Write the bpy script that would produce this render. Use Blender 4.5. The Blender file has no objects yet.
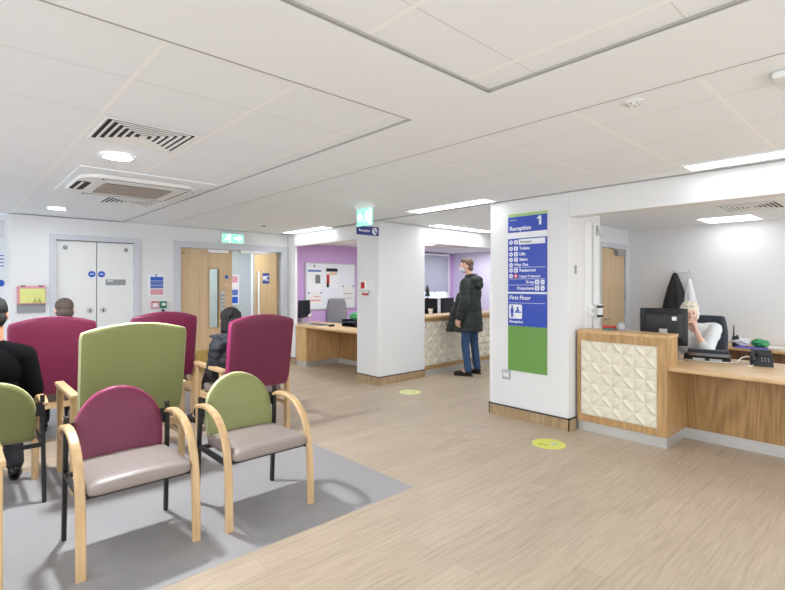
import bpy, bmesh, math, random
from mathutils import Vector, Matrix, noise
random.seed(7)
S = bpy.context.scene
COL = S.collection
PI = math.pi
CZ = 2.415            # main ceiling height

# ------------------------------------------------------------------ materials
def lin(c):
    c = c / 255.0
    return c / 12.92 if c <= 0.04045 else ((c + 0.055) / 1.055) ** 2.4
def rgb(r, g, b): return (lin(r), lin(g), lin(b), 1)

def new_mat(name):
    m = bpy.data.materials.new(name); m.use_nodes = True
    nt = m.node_tree
    return m, nt, nt.nodes['Principled BSDF']

def mat(name, col, rough=0.5, metal=0.0, spec=0.5, var=0.04, scale=30, bump=0.0, bscale=200):
    """plain procedural material: a faint noise in colour and, if asked, in relief"""
    m, nt, p = new_mat(name)
    N, L = nt.nodes, nt.links
    tc = N.new('ShaderNodeTexCoord')
    nz = N.new('ShaderNodeTexNoise'); nz.inputs['Scale'].default_value = scale
    L.new(tc.outputs['Object'], nz.inputs['Vector'])
    mx = N.new('ShaderNodeMix'); mx.data_type = 'RGBA'
    c = Vector(rgb(*col)[:3])
    mx.inputs['A'].default_value = (*(c * (1 - var)), 1)
    mx.inputs['B'].default_value = (*[min(1, v) for v in (c * (1 + var))], 1)
    L.new(nz.outputs['Fac'], mx.inputs['Factor']); L.new(mx.outputs['Result'], p.inputs['Base Color'])
    p.inputs['Roughness'].default_value = rough; p.inputs['Metallic'].default_value = metal
    p.inputs['Specular IOR Level'].default_value = spec
    if bump:
        nb = N.new('ShaderNodeTexNoise'); nb.inputs['Scale'].default_value = bscale
        L.new(tc.outputs['Object'], nb.inputs['Vector'])
        b = N.new('ShaderNodeBump'); b.inputs['Strength'].default_value = bump; b.inputs['Distance'].default_value = 0.004
        L.new(nb.outputs['Fac'], b.inputs['Height']); L.new(b.outputs['Normal'], p.inputs['Normal'])
    return m

def wood(name, c1, c2, rough=0.4, stretch=(1, 1, 0.06), scale=26, rings=0.35, ringscale=5, freq=60):
    m, nt, p = new_mat(name)
    N, L = nt.nodes, nt.links
    tc = N.new('ShaderNodeTexCoord'); mp = N.new('ShaderNodeMapping')
    mp.inputs['Scale'].default_value = stretch
    L.new(tc.outputs['Object'], mp.inputs['Vector'])
    n1 = N.new('ShaderNodeTexNoise'); n1.inputs['Scale'].default_value = scale; n1.inputs['Detail'].default_value = 5
    L.new(mp.outputs['Vector'], n1.inputs['Vector'])
    w = N.new('ShaderNodeTexNoise'); w.inputs['Scale'].default_value = ringscale; w.inputs['Detail'].default_value = 1
    L.new(mp.outputs['Vector'], w.inputs['Vector'])
    mul = N.new('ShaderNodeMath'); mul.operation = 'MULTIPLY'; mul.inputs[1].default_value = freq
    L.new(w.outputs['Fac'], mul.inputs[0])
    sn = N.new('ShaderNodeMath'); sn.operation = 'SINE'; L.new(mul.outputs[0], sn.inputs[0])
    m2 = N.new('ShaderNodeMath'); m2.operation = 'MULTIPLY_ADD'; m2.inputs[1].default_value = rings * 0.5
    L.new(sn.outputs[0], m2.inputs[0]); L.new(n1.outputs['Fac'], m2.inputs[2])
    cr = N.new('ShaderNodeValToRGB')
    cr.color_ramp.elements[0].position = 0.25; cr.color_ramp.elements[0].color = rgb(*c1)
    cr.color_ramp.elements[1].position = 0.75; cr.color_ramp.elements[1].color = rgb(*c2)
    L.new(m2.outputs[0], cr.inputs['Fac']); L.new(cr.outputs['Color'], p.inputs['Base Color'])
    p.inputs['Roughness'].default_value = rough
    return m

def emit(name, col, strength):
    m, nt, p = new_mat(name)
    p.inputs['Base Color'].default_value = rgb(*col)
    p.inputs['Emission Color'].default_value = rgb(*col)
    p.inputs['Emission Strength'].default_value = strength
    return m

def floor_mat():
    m, nt, p = new_mat('oak plank vinyl')
    N, L = nt.nodes, nt.links
    g = N.new('ShaderNodeNewGeometry')
    br = N.new('ShaderNodeTexBrick')
    br.offset = 0.37; br.inputs['Scale'].default_value = 1.0
    br.inputs['Brick Width'].default_value = 1.22; br.inputs['Row Height'].default_value = 0.152
    br.inputs['Mortar Size'].default_value = 0.0012; br.inputs['Mortar Smooth'].default_value = 0.3
    br.inputs['Color1'].default_value = rgb(195, 178, 157); br.inputs['Color2'].default_value = rgb(185, 168, 147)
    br.inputs['Mortar'].default_value = rgb(158, 139, 119)
    L.new(g.outputs['Position'], br.inputs['Vector'])
    mp = N.new('ShaderNodeMapping'); mp.inputs['Scale'].default_value = (1.6, 22, 1)
    L.new(g.outputs['Position'], mp.inputs['Vector'])
    n = N.new('ShaderNodeTexNoise'); n.inputs['Scale'].default_value = 2.2; n.inputs['Detail'].default_value = 6
    n.inputs['Distortion'].default_value = 0.6
    L.new(mp.outputs['Vector'], n.inputs['Vector'])
    cr = N.new('ShaderNodeValToRGB')
    cr.color_ramp.elements[0].position = 0.3; cr.color_ramp.elements[0].color = (0.80, 0.77, 0.74, 1)
    cr.color_ramp.elements[1].position = 0.7; cr.color_ramp.elements[1].color = (1.06, 1.06, 1.06, 1)
    L.new(n.outputs['Fac'], cr.inputs['Fac'])
    mx = N.new('ShaderNodeMix'); mx.data_type = 'RGBA'; mx.blend_type = 'MULTIPLY'; mx.inputs['Factor'].default_value = 0.8
    L.new(br.outputs['Color'], mx.inputs['A']); L.new(cr.outputs['Color'], mx.inputs['B'])
    L.new(mx.outputs['Result'], p.inputs['Base Color'])
    p.inputs['Roughness'].default_value = 0.42; p.inputs['Specular IOR Level'].default_value = 0.45
    return m

def tile_mat(name, x0, y0, pitch, wide_axis):
    """mineral ceiling tiles in a white grid: broad tees one way, thin lines the other"""
    m, nt, p = new_mat(name)
    N, L = nt.nodes, nt.links
    g = N.new('ShaderNodeNewGeometry'); sx = N.new('ShaderNodeSeparateXYZ'); L.new(g.outputs['Position'], sx.inputs[0])
    def line(axis, off, w):
        a = N.new('ShaderNodeMath'); a.operation = 'SUBTRACT'; a.inputs[1].default_value = off - 40 * pitch
        L.new(sx.outputs[axis], a.inputs[0])
        b = N.new('ShaderNodeMath'); b.operation = 'MODULO'; b.inputs[1].default_value = pitch
        L.new(a.outputs[0], b.inputs[0])
        c = N.new('ShaderNodeMath'); c.operation = 'PINGPONG'; c.inputs[1].default_value = pitch / 2
        L.new(b.outputs[0], c.inputs[0])
        d = N.new('ShaderNodeMath'); d.operation = 'LESS_THAN'; d.inputs[1].default_value = w
        L.new(c.outputs[0], d.inputs[0]); return d.outputs[0]
    wx, wy = (0.011, 0.0028) if wide_axis == 'X' else (0.0028, 0.011)
    lx, ly = line('X', x0, wx), line('Y', y0, wy)
    wide, thin = (lx, ly) if wide_axis == 'X' else (ly, lx)
    nz = N.new('ShaderNodeTexNoise'); nz.inputs['Scale'].default_value = 90; L.new(g.outputs['Position'], nz.inputs['Vector'])
    base = N.new('ShaderNodeMix'); base.data_type = 'RGBA'
    base.inputs['A'].default_value = rgb(241, 245, 250); base.inputs['B'].default_value = rgb(245, 249, 254)
    L.new(nz.outputs['Fac'], base.inputs['Factor'])
    m1 = N.new('ShaderNodeMix'); m1.data_type = 'RGBA'; m1.inputs['B'].default_value = rgb(222, 222, 222)
    L.new(thin, m1.inputs['Factor']); L.new(base.outputs['Result'], m1.inputs['A'])
    m2 = N.new('ShaderNodeMix'); m2.data_type = 'RGBA'; m2.inputs['B'].default_value = rgb(253, 253, 254)
    L.new(wide, m2.inputs['Factor']); L.new(m1.outputs['Result'], m2.inputs['A'])
    L.new(m2.outputs['Result'], p.inputs['Base Color']); p.inputs['Roughness'].default_value = 0.85
    return m

M = dict(
    wall=mat('white wall paint', (232, 232, 233), 0.55, var=0.01),
    plaster=mat('white ceiling plaster', (243, 247, 252), 0.8, var=0.01),
    shadowgap=mat('grey shadow gap trim', (170, 168, 164), 0.7),
    purple=mat('lilac wall paint', (208, 170, 222), 0.6, var=0.01),
    lilac=mat('pale lilac wall paint', (212, 202, 224), 0.6, var=0.01),
    greygreen=mat('grey green wall paint', (190, 202, 199), 0.6, var=0.02),
    floor=floor_mat(),
    vinyl=mat('grey sheet vinyl', (157, 155, 156), 0.5, var=0.02, scale=14),
    skirt=wood('wood effect skirting', (158, 132, 100), (182, 156, 122), 0.5, (1, 1, 0.2)),
    black=mat('black trim', (35, 34, 36), 0.45),
    frame=mat('pale grey door frame', (206, 209, 216), 0.45, var=0.01),
    white=mat('white gloss', (240, 240, 240), 0.35, var=0.01),
    whitedoor=mat('white laminate door', (236, 236, 234), 0.35, var=0.01),
    doorwood=wood('pale maple door', (203, 173, 134), (217, 189, 152), 0.4, (1, 1, 0.05), 22, 0.2, 3),
    doorwood2=wood('mid maple door', (186, 154, 112), (200, 168, 126), 0.4, (1, 1, 0.05), 22, 0.2, 3),
    brass=mat('dull brass plate', (186, 160, 92), 0.4, 0.3),
    beech=wood('steamed beech', (192, 158, 114), (213, 180, 137), 0.35, (1, 1, 0.12), 30, 0.25, 4),
    beechh=wood('beech arm top', (196, 162, 118), (216, 184, 142), 0.35, (1, 0.12, 1), 30, 0.25, 4),
    oak=wood('oak veneer', (172, 134, 88), (199, 161, 112), 0.4, (1, 1, 0.08), 26, 0.28, 3.5, 110),
    oakpale=wood('pale oak edge', (200, 160, 108), (220, 183, 134), 0.35, (1, 1, 0.12), 24, 0.3, 4),
    oaktop=wood('oak worktop', (212, 176, 130), (228, 196, 152), 0.32, (1, 0.1, 1), 24, 0.3, 4),
    oakdark=wood('oak veneer of knee panel', (150, 114, 70), (182, 143, 94), 0.4, (1, 1, 0.10), 30, 0.30, 2.6, 150),
    browndesk=wood('brown desk panel', (96, 66, 44), (124, 88, 60), 0.5),
    cream=mat('cream moulded panel', (232, 225, 207), 0.45, var=0.01),
    metal=mat('brushed steel', (204, 204, 203), 0.35, 0.45),
    chrome=mat('chrome', (214, 214, 216), 0.2, 1.0),
    maroon=mat('maroon vinyl upholstery', (112, 32, 64), 0.45, var=0.05, bump=0.12, bscale=400),
    green=mat('lime green vinyl upholstery', (137, 140, 86), 0.5, var=0.04, bump=0.12, bscale=400),
    piping=mat('pale green vinyl edge', (190, 192, 146), 0.45),
    pink=mat('bright maroon vinyl edge', (150, 44, 94), 0.42),
    taupe=mat('taupe grey seat vinyl', (146, 134, 129), 0.42, var=0.06, scale=12, bump=0.2, bscale=60),
    blackmetal=mat('black powder coated steel', (22, 22, 24), 0.4),
    blackplastic=mat('black plastic', (24, 25, 28), 0.4),
    darkplastic=mat('charcoal plastic', (46, 48, 53), 0.45),
    screen=mat('dark glass', (14, 16, 20), 0.12),
    greyplastic=mat('grey plastic', (150, 152, 155), 0.45),
    silver=mat('silver plastic', (196, 197, 200), 0.4, 0.2),
    slot=mat('dark duct', (44, 42, 40), 0.8),
    louvre=mat('off white vent', (238, 238, 237), 0.5),
    taupevent=mat('beige intake grille', (172, 160, 150), 0.6),
    signblue=mat('blue sign face', (50, 76, 182), 0.4, var=0.02),
    navy=mat('dark blue sign face', (40, 52, 130), 0.4),
    signgreen=mat('green sign face', (110, 156, 76), 0.45, var=0.02),
    limetop=mat('lime sign edge', (176, 206, 140), 0.45),
    signwhite=mat('sign white', (240, 241, 244), 0.4, var=0.01),
    ink=mat('grey ink', (120, 120, 124), 0.6),
    red=mat('red plastic', (196, 38, 40), 0.4),
    redsoft=mat('faded red print', (222, 160, 168), 0.5),
    bluesoft=mat('faded blue print', (92, 118, 190), 0.5),
    mandatory=mat('mandatory blue disc', (34, 92, 196), 0.4),
    boxgreen=mat('green call point', (28, 120, 78), 0.4),
    sticker=mat('yellow floor sticker', (222, 226, 96), 0.45),
    stickerpale=mat('pale lime floor sticker', (222, 230, 150), 0.45),
    olive=mat('olive print', (150, 150, 40), 0.5),
    footgrey=mat('grey print', (190, 192, 188), 0.5),
    pinkbox=mat('clear pink acrylic', (216, 150, 160), 0.3),
    yellowpack=mat('yellow printed pack', (226, 228, 140), 0.4, var=0.12, scale=18),
    whiteboard=mat('whiteboard enamel', (236, 239, 246), 0.2, var=0.01),
    alu=mat('aluminium trim', (176, 178, 184), 0.35, 0.7),
    blind=mat('grey roller blind', (176, 178, 190), 0.7),
    chairgrey=mat('grey office fabric', (140, 138, 144), 0.8, bump=0.2),
    chairblue=mat('blue grey office fabric', (66, 72, 84), 0.8, bump=0.2),
    greenbag=mat('green plastic bag', (52, 150, 92), 0.35, var=0.15, scale=20),
    whitebag=mat('white plastic bag', (226, 226, 228), 0.35, var=0.06, scale=20),
    paper=mat('white paper', (236, 234, 230), 0.7),
    folder=mat('violet folder', (118, 108, 204), 0.5),
    peach=mat('peach paper', (226, 190, 164), 0.6),
    skin=mat('light skin', (222, 172, 148), 0.5, var=0.04),
    skin2=mat('pink skin', (234, 192, 174), 0.5, var=0.04),
    skin3=mat('tan skin', (190, 138, 108), 0.5, var=0.04),
    eyew=mat('eye white', (236, 236, 232), 0.2), iris=mat('eye iris', (60, 46, 36), 0.2),
    hairblack=mat('black hair', (22, 19, 18), 0.75, var=0.4, scale=60, bump=0.5, bscale=120),
    hairbrown=mat('brown hair', (104, 80, 60), 0.55, var=0.25, scale=60, bump=0.5, bscale=120),
    hairgrey=mat('greying brown hair', (82, 68, 62), 0.7, var=0.25, scale=60, bump=0.5, bscale=150),
    hairwhite=mat('blonde white hair', (238, 233, 216), 0.6, var=0.06, scale=60, bump=0.5, bscale=100),
    sweater=mat('black knit', (13, 13, 15), 0.95, spec=0.12, bump=0.3, bscale=300),
    coat=mat('dark green black coat cloth', (28, 35, 32), 0.65, var=0.1),
    puffer=mat('black navy puffer cloth', (34, 37, 45), 0.65, var=0.15),
    denim=mat('blue denim', (54, 82, 122), 0.8, var=0.25, scale=18),
    trousers=mat('dark trousers', (38, 38, 44), 0.8),
    shirt=mat('white blouse', (226, 230, 232), 0.75, var=0.08, scale=40),
    shoe=mat('black leather', (20, 19, 20), 0.35),
    mask=mat('pale blue face mask', (206, 216, 228), 0.7),
    jacketblack=mat('black hung jacket', (36, 34, 36), 0.75, var=0.2, scale=20),
    jacketwhite=mat('white hung coat', (232, 232, 234), 0.75),
    cable=mat('white cable', (226, 222, 210), 0.4),
    tree=mat('dark green tinsel', (38, 62, 50), 0.5, var=0.3),
    teal=mat('teal plastic', (40, 120, 120), 0.4),
    glow=emit('lit ceiling diffuser', (246, 250, 255), 4.5),
    glowalcove=emit('lit alcove diffuser', (246, 250, 255), 9.0),
    glowin=emit('lit office diffuser', (246, 250, 255), 3.6),
    spot=emit('lit downlight', (246, 250, 255), 760.0), spotdim=emit('dimmer lit downlight', (246, 250, 255), 60.0),
    exitglow=emit('lit exit green', (150, 222, 202), 0.62),
    exitwhite=emit('lit exit white', (226, 255, 246), 1.3),
    sky=emit('daylight pane', (200, 222, 250), 1.3),
)
def glass_mat():
    m, nt, p = new_mat('door vision glass')
    p.inputs['Base Color'].default_value = rgb(232, 240, 242); p.inputs['Roughness'].default_value = 0.08
    p.inputs['Transmission Weight'].default_value = 0.85; p.inputs['IOR'].default_value = 1.1
    return m
M['glass'] = glass_mat()

# ------------------------------------------------------------------ mesh builder
class MB:
    def __init__(s): s.bm = bmesh.new()
    def _merge(s, b, mtx=None):
        if mtx is not None: bmesh.ops.transform(b, matrix=mtx, verts=b.verts)
        me = bpy.data.meshes.new('tmp'); b.to_mesh(me); b.free()
        s.bm.from_mesh(me); bpy.data.meshes.remove(me); return s
    def box(s, x0, x1, y0, y1, z0, z1, bev=0.0, seg=2, mtx=None):
        b = bmesh.new(); bmesh.ops.create_cube(b, size=1)
        bmesh.ops.scale(b, vec=(abs(x1 - x0), abs(y1 - y0), abs(z1 - z0)), verts=b.verts)
        bmesh.ops.translate(b, vec=((x0 + x1) / 2, (y0 + y1) / 2, (z0 + z1) / 2), verts=b.verts)
        if bev: bmesh.ops.bevel(b, geom=b.edges[:], offset=bev, segments=seg, affect='EDGES', profile=0.5)
        return s._merge(b, mtx)
    def ell(s, c, r, rot=None, u=20, v=12):
        b = bmesh.new(); bmesh.ops.create_uvsphere(b, u_segments=u, v_segments=v, radius=1)
        m = Matrix.Translation(c) @ (rot.to_4x4() if rot else Matrix.Identity(4)) @ Matrix.Diagonal((*r, 1)) if not isinstance(r, (int, float)) else Matrix.Translation(c) @ Matrix.Scale(r, 4)
        return s._merge(b, m)
    def rings(s, rings, cap=True, closed=False):
        bm = s.bm; R = [[bm.verts.new(p) for p in r] for r in rings]
        n = len(R[0])
        pairs = list(zip(R, R[1:])) + ([(R[-1], R[0])] if closed else [])
        for a, b in pairs:
            for i in range(n):
                bm.faces.new((a[i], a[(i + 1) % n], b[(i + 1) % n], b[i]))
        if cap and not closed:
            bm.faces.new(list(reversed(R[0]))); bm.faces.new(R[-1])
        return s
    def cyl(s, p0, p1, r0, r1=None, n=20):
        return s.tube([p0, p1], [r0, r1 if r1 is not None else r0], n)
    def tube(s, pts, rad, n=12, flat=None, up=(0, 0, 1)):
        """round tube (rad) or flat bar: flat = (width, thickness), width kept along `up`"""
        pts = [Vector(p) for p in pts]; out = []
        prev = None
        for i, p in enumerate(pts):
            t = (pts[min(i + 1, len(pts) - 1)] - pts[max(i - 1, 0)]).normalized()
            u = Vector(up)
            if abs(t.dot(u)) > 0.98 and flat is None: u = Vector((1, 0, 0)) if prev is None else prev
            a = (u - t * t.dot(u)).normalized(); b = t.cross(a).normalized()
            prev = a
            if flat:
                w, h = flat[i] if isinstance(flat, list) else flat
                ch = min(w, h) * 0.22
                prof = [(w/2-ch, h/2), (-w/2+ch, h/2), (-w/2, h/2-ch), (-w/2, -h/2+ch), (-w/2+ch, -h/2), (w/2-ch, -h/2), (w/2, -h/2+ch), (w/2, h/2-ch)]
                out.append([p + a * q[0] + b * q[1] for q in prof])
            else:
                r = rad[i] if isinstance(rad, (list, tuple)) else rad
                out.append([p + (a * math.cos(2 * PI * k / n) + b * math.sin(2 * PI * k / n)) * r for k in range(n)])
        return s.rings(out)
    @staticmethod
    def spline(pts, k=5):
        P = [Vector(p) for p in pts]; out = []
        for i in range(len(P) - 1):
            p0, p1, p2, p3 = P[max(i - 1, 0)], P[i], P[i + 1], P[min(i + 2, len(P) - 1)]
            for j in range(k):
                q = j / k; out.append(0.5 * ((2 * p1) + (p2 - p0) * q + (2 * p0 - 5 * p1 + 4 * p2 - p3) * q * q + (3 * p1 - p0 - 3 * p2 + p3) * q ** 3))
        return out + [P[-1]]
    def chain(s, pts, rad, n=14):
        """tapered limb with round joints, closed pieces that a remesh will fuse"""
        pts = [Vector(p) for p in pts]
        for i, p in enumerate(pts): s.ell(p, rad[i], u=n, v=8)
        for i in range(len(pts) - 1):
            if (pts[i] - pts[i + 1]).length > 1e-4: s.tube([pts[i], pts[i + 1]], [rad[i], rad[i + 1]], n)
        return s
    def loft(s, secs, n=28):
        """secs: (x, y, z, rx, ry[, power]) level ovals"""
        out = []
        for q in secs:
            x, y, z, rx, ry = q[:5]; e = q[5] if len(q) > 5 else 1.0
            r = []
            for k in range(n):
                a = 2 * PI * k / n; c, d = math.cos(a), math.sin(a)
                r.append(Vector((x + rx * math.copysign(abs(c) ** e, c), y + ry * math.copysign(abs(d) ** e, d), z)))
            out.append(r)
        return s.rings(out)
    def prism(s, poly, ax, a, b, bev=0.0, seg=2):
        """poly: 2-D outline; ax: axis it is pushed along from a to b (the other two in xyz order)"""
        def P(u, v, w):
            return {'x': (w, u, v), 'y': (u, w, v), 'z': (u, v, w)}[ax]
        m = bmesh.new()
        A = [m.verts.new(P(u, v, a)) for u, v in poly]; B = [m.verts.new(P(u, v, b)) for u, v in poly]
        n = len(poly)
        m.faces.new(A); m.faces.new(list(reversed(B)))
        for i in range(n): m.faces.new((A[i], B[i], B[(i + 1) % n], A[(i + 1) % n]))
        bmesh.ops.recalc_face_normals(m, faces=m.faces)
        if bev:
            es = [e for e in m.edges if len(e.link_faces) == 2 and any(len(f.verts) == n and n > 4 for f in e.link_faces)] if n > 4 else m.edges[:]
            bmesh.ops.bevel(m, geom=es, offset=bev, segments=seg, affect='EDGES', profile=0.5)
        return s._merge(m)
    def disc(s, c, r, axis, t, n=32):
        c = Vector(c); ax = Vector(axis).normalized()
        return s.tube([c, c + ax * t], [r, r], n)
    def surf(s, f, nu, nv):
        bm = s.bm; G = [[bm.verts.new(f(i / nu, j / nv)) for j in range(nv + 1)] for i in range(nu + 1)]
        for i in range(nu):
            for j in range(nv): bm.faces.new((G[i][j], G[i + 1][j], G[i + 1][j + 1], G[i][j + 1]))
        return s
    def text(s, st, size, org, right, up, depth=0.0008, align='LEFT', squeeze=1.0):
        cu = bpy.data.curves.new('t', 'FONT'); cu.body = st; cu.size = size; cu.extrude = depth; cu.align_x = align
        cu.resolution_u = 3; cu.offset = size * 0.022
        o = bpy.data.objects.new('t', cu); COL.objects.link(o)
        dg = bpy.context.evaluated_depsgraph_get(); me = bpy.data.meshes.new_from_object(o.evaluated_get(dg))
        r, u = Vector(right).normalized(), Vector(up).normalized(); w = r.cross(u)
        mt = Matrix((( r.x * squeeze, u.x, w.x, org[0]), (r.y * squeeze, u.y, w.y, org[1]), (r.z * squeeze, u.z, w.z, org[2]), (0, 0, 0, 1)))
        me.transform(mt); s.bm.from_mesh(me)
        bpy.data.objects.remove(o); bpy.data.curves.remove(cu); bpy.data.meshes.remove(me); return s
    def build(s, name, m, parent=None, smooth=False, angle=None):
        bmesh.ops.recalc_face_normals(s.bm, faces=s.bm.faces)
        me = bpy.data.meshes.new(name); s.bm.to_mesh(me); s.bm.free()
        me.materials.append(M[m] if isinstance(m, str) else m)
        o = bpy.data.objects.new(name, me); COL.objects.link(o)
        if smooth:
            me.polygons.foreach_set('use_smooth', [True] * len(me.polygons))
            if angle is not None: me.set_sharp_from_angle(angle=math.radians(angle))
        if parent: o.parent = parent
        return o

def fuse(mb, name, m, parent, voxel=0.006, smooth=3, fac=0.5):
    """voxel-fuse overlapping closed pieces into one continuous surface"""
    o = mb.build(name, m)
    r = o.modifiers.new('r', 'REMESH'); r.mode = 'VOXEL'; r.voxel_size = voxel; r.use_smooth_shade = True
    k = o.modifiers.new('s', 'SMOOTH'); k.factor = fac; k.iterations = smooth
    dg = bpy.context.evaluated_depsgraph_get(); me = bpy.data.meshes.new_from_object(o.evaluated_get(dg))
    o.modifiers.clear(); old = o.data; o.data = me; bpy.data.meshes.remove(old); me.name = name
    if not me.materials: me.materials.append(M[m])
    me.polygons.foreach_set('use_smooth', [True] * len(me.polygons))
    if parent: o.parent = parent
    return o

def displace(o, fn):
    me = o.data; n = len(me.vertices); co = [0.0] * (3 * n); no = [0.0] * (3 * n)
    me.vertices.foreach_get('co', co); me.vertices.foreach_get('normal', no)
    for i in range(0, 3 * n, 3):
        p = Vector(co[i:i + 3]); q = fn(p, Vector(no[i:i + 3])); co[i], co[i + 1], co[i + 2] = q
    me.vertices.foreach_set('co', co); me.update()
def tag(o, label, cat, group=None, kind=None):
    o['label'] = label; o['category'] = cat
    if group: o['group'] = group
    if kind: o['kind'] = kind
    return o
def thing(name, label, cat, loc=(0, 0, 0), rz=0.0, group=None):
    o = bpy.data.objects.new(name, None); COL.objects.link(o); o.empty_display_size = 0.1
    o.location = loc; o.rotation_euler = (0, 0, rz)
    return tag(o, label, cat, group)
def struct(name, mb, m, label, cat, **kw):
    o = mb.build(name, m, **kw); tag(o, label, cat, kind='structure'); return o
def copy_tree(o, loc, rz, label, parent=None):
    c = o.copy(); COL.objects.link(c); c.location = loc; c.rotation_euler = (0, 0, rz); c['label'] = label
    for ch in o.children:
        d = ch.copy(); COL.objects.link(d); d.parent = c
        for g in ch.children:
            e = g.copy(); COL.objects.link(e); e.parent = d
    return c

# ------------------------------------------------------------------ camera
cam = bpy.data.cameras.new('camera'); co = bpy.data.objects.new('camera', cam); COL.objects.link(co)
cam.sensor_width = 36; cam.lens = 36 * 484 / 785; cam.shift_y = -10.5 / 785; cam.clip_start = 0.05
co.location = (0, 0, 1.48); co.rotation_euler = (PI / 2, 0, -(PI / 2 - math.atan(527.5 / 484)) )
S.camera = co
yaw = math.atan2(math.cos(math.atan(527.5 / 484)), math.sin(math.atan(527.5 / 484)))   # heading from +Y towards +X
co.rotation_euler = (PI / 2, 0, -yaw)

# ------------------------------------------------------------------ SETTING
struct('floor', MB().box(-4, 12.5, -3.5, 11.5, -0.1, 0), 'floor', 'pale oak plank floor of the waiting hall', 'floor')
struct('floor', MB().box(-4, 2.5, 2.5, 4.75, 0, 0.0012), 'vinyl', 'grey vinyl floor zone under the front rows of waiting chairs', 'floor')
struct('floor', MB().box(-4, 2.5, 5.65, 8.1, 0, 0.0012), 'vinyl', 'grey vinyl floor zone before the white double doors', 'floor')

# ceiling: three tiled fields, plaster band between, lower ceilings in the offices
TL = tile_mat('ceiling tiles by the doors', 0.622, 2.455, 0.598, 'X')
TR = tile_mat('ceiling tiles along the desks', 2.855, 0.68, 0.605, 'Y')
TM = tile_mat('ceiling tiles overhead', 1.17, 1.165, 0.6, 'X')
TO = tile_mat('office ceiling tiles', 5.4, 0.9, 0.6, 'Y')
struct('ceiling', MB().box(-4, 1.95, 1.95, 8.25, CZ + 0.012, CZ + 0.1), TL, 'tiled ceiling field over the waiting chairs', 'ceiling')
struct('ceiling', MB().box(-4, 1.95, -3.5, 1.43, CZ + 0.012, CZ + 0.1), TM, 'tiled ceiling field at the top of the picture', 'ceiling')
struct('ceiling', MB().box(2.48, 8.8, -3.5, 8.25, CZ + 0.006, CZ + 0.1), TR, 'tiled ceiling field along the reception desks', 'ceiling')
struct('ceiling', MB().box(-4, 1.95, 1.43, 1.95, CZ, CZ + 0.1).box(1.95, 2.48, -3.5, 8.25, CZ, CZ + 0.1), 'plaster',
       'smooth white plaster bands between the tiled ceiling fields', 'ceiling')
g = MB()
g.box(1.930, 1.945, -3.5, 1.425, CZ + 0.002, CZ + 0.0115).box(-4, 1.945, 1.410, 1.425, CZ + 0.002, CZ + 0.0115)
g.box(1.934, 1.945, 1.955, 8.1, CZ + 0.002, CZ + 0.0115).box(-4, 1.945, 1.955, 1.966, CZ + 0.002, CZ + 0.0115)
g.box(2.482, 2.488, -3.5, 8.1, CZ - 0.001, CZ + 0.0055)
g.box(4.606, 4.618, -3.5, 8.1, CZ - 0.006, CZ + 0.0055)
struct('trim_1', g, 'shadowgap', 'thin grey shadow gap trims round the ceiling fields', 'trim')
struct('ceiling', MB().box(4.8, 7.7, -3.5, 3.0, 2.3, 2.38), TO, 'lower ceiling inside the right hand reception office', 'ceiling')
struct('ceiling', MB().box(4.85, 10.1, 5.54, 8.4, 2.3, 2.38), TO, 'lower ceiling inside the lilac office', 'ceiling')
struct('ceiling', MB().box(-1, 5.2, 8.25, 11.5, 2.4, 2.48), 'plaster', 'white ceiling of the corridor beyond the doors', 'ceiling')

# back wall with cupboard and corridor doors
w = MB()
w.box(0.60, 1.10, 8.1, 8.25, 0, CZ).box(1.10, 2.085, 8.1, 8.25, 2.105, CZ).box(2.085, 2.76, 8.1, 8.25, 0, CZ)
w.box(2.76, 4.60, 8.1, 8.25, 2.09, CZ).box(4.60, 4.75, 8.1, 8.25, 0, CZ)
struct('wall_back', w, 'wall', 'white wall with the double cupboard doors and corridor doors', 'wall')
struct('wall_left', MB().box(-4, 0.60, 9.0, 9.15, 0, CZ + 0.08), 'wall', 'white recessed wall at the left edge', 'wall')
struct('wall_return', MB().box(0.60, 0.72, 8.25, 9.15, 0, CZ + 0.08), 'wall', 'white wall return behind the corner beside the dispenser', 'wall')
struct('wall_corner', MB().box(4.735, 4.775, 7.82, 8.4, 0, CZ), 'wall', 'white wall end between corridor doors and lilac office', 'wall')
struct('wall_header', MB().box(4.70, 4.84, 5.88, 7.82, 2.19, CZ), 'wall', 'white header above the lilac office desk', 'wall')
struct('wall_pillar', MB().box(4.65, 5.62, 5.36, 5.88, 0, CZ, 0.006), 'wall', 'free standing white pillar under the hanging exit sign', 'wall')
struct('wall_hatch', MB().box(5.62, 8.75, 5.38, 5.54, 2.155, CZ), 'wall', 'white header over the far reception counter', 'wall')
struct('wall_alcove', MB().box(8.7, 8.85, 3.36, 5.54, 0, CZ), 'wall', 'white end wall of the alcove behind the sign pillar', 'wall')
struct('wall_sign', MB().box(4.62, 5.33, 2.4, 3.36, 0, CZ, 0.006).box(5.33, 7.8, 3.0, 3.36, 0, CZ).box(7.8, 8.7, 3.2, 3.36, 0, CZ), 'wall', 'white pillar wall carrying the tall blue direction sign', 'wall')
struct('wall_right', MB().box(4.62, 4.80, -3.5, 2.4, 2.168, CZ), 'wall', 'white header above the right hand reception counter', 'wall')
struct('wall_reception', MB().box(7.64, 7.8, -3.5, 3.0, 0, 2.4), 'wall', 'plain white back wall of the right hand reception office', 'wall')
struct('wall_office', MB().box(4.75, 10.0, 8.4, 8.55, 0, 2.4), 'purple', 'lilac painted wall of the office with the whiteboard', 'wall')
struct('wall_east', MB().box(9.9, 10.05, 5.0, 8.4, 0, 2.4), 'lilac', 'pale lilac end wall of the far office', 'wall')
struct('wall_office_side', MB().box(8.85, 10.0, 5.0, 5.15, 0, 2.4), 'wall', 'white side wall of the far office', 'wall')
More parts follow.
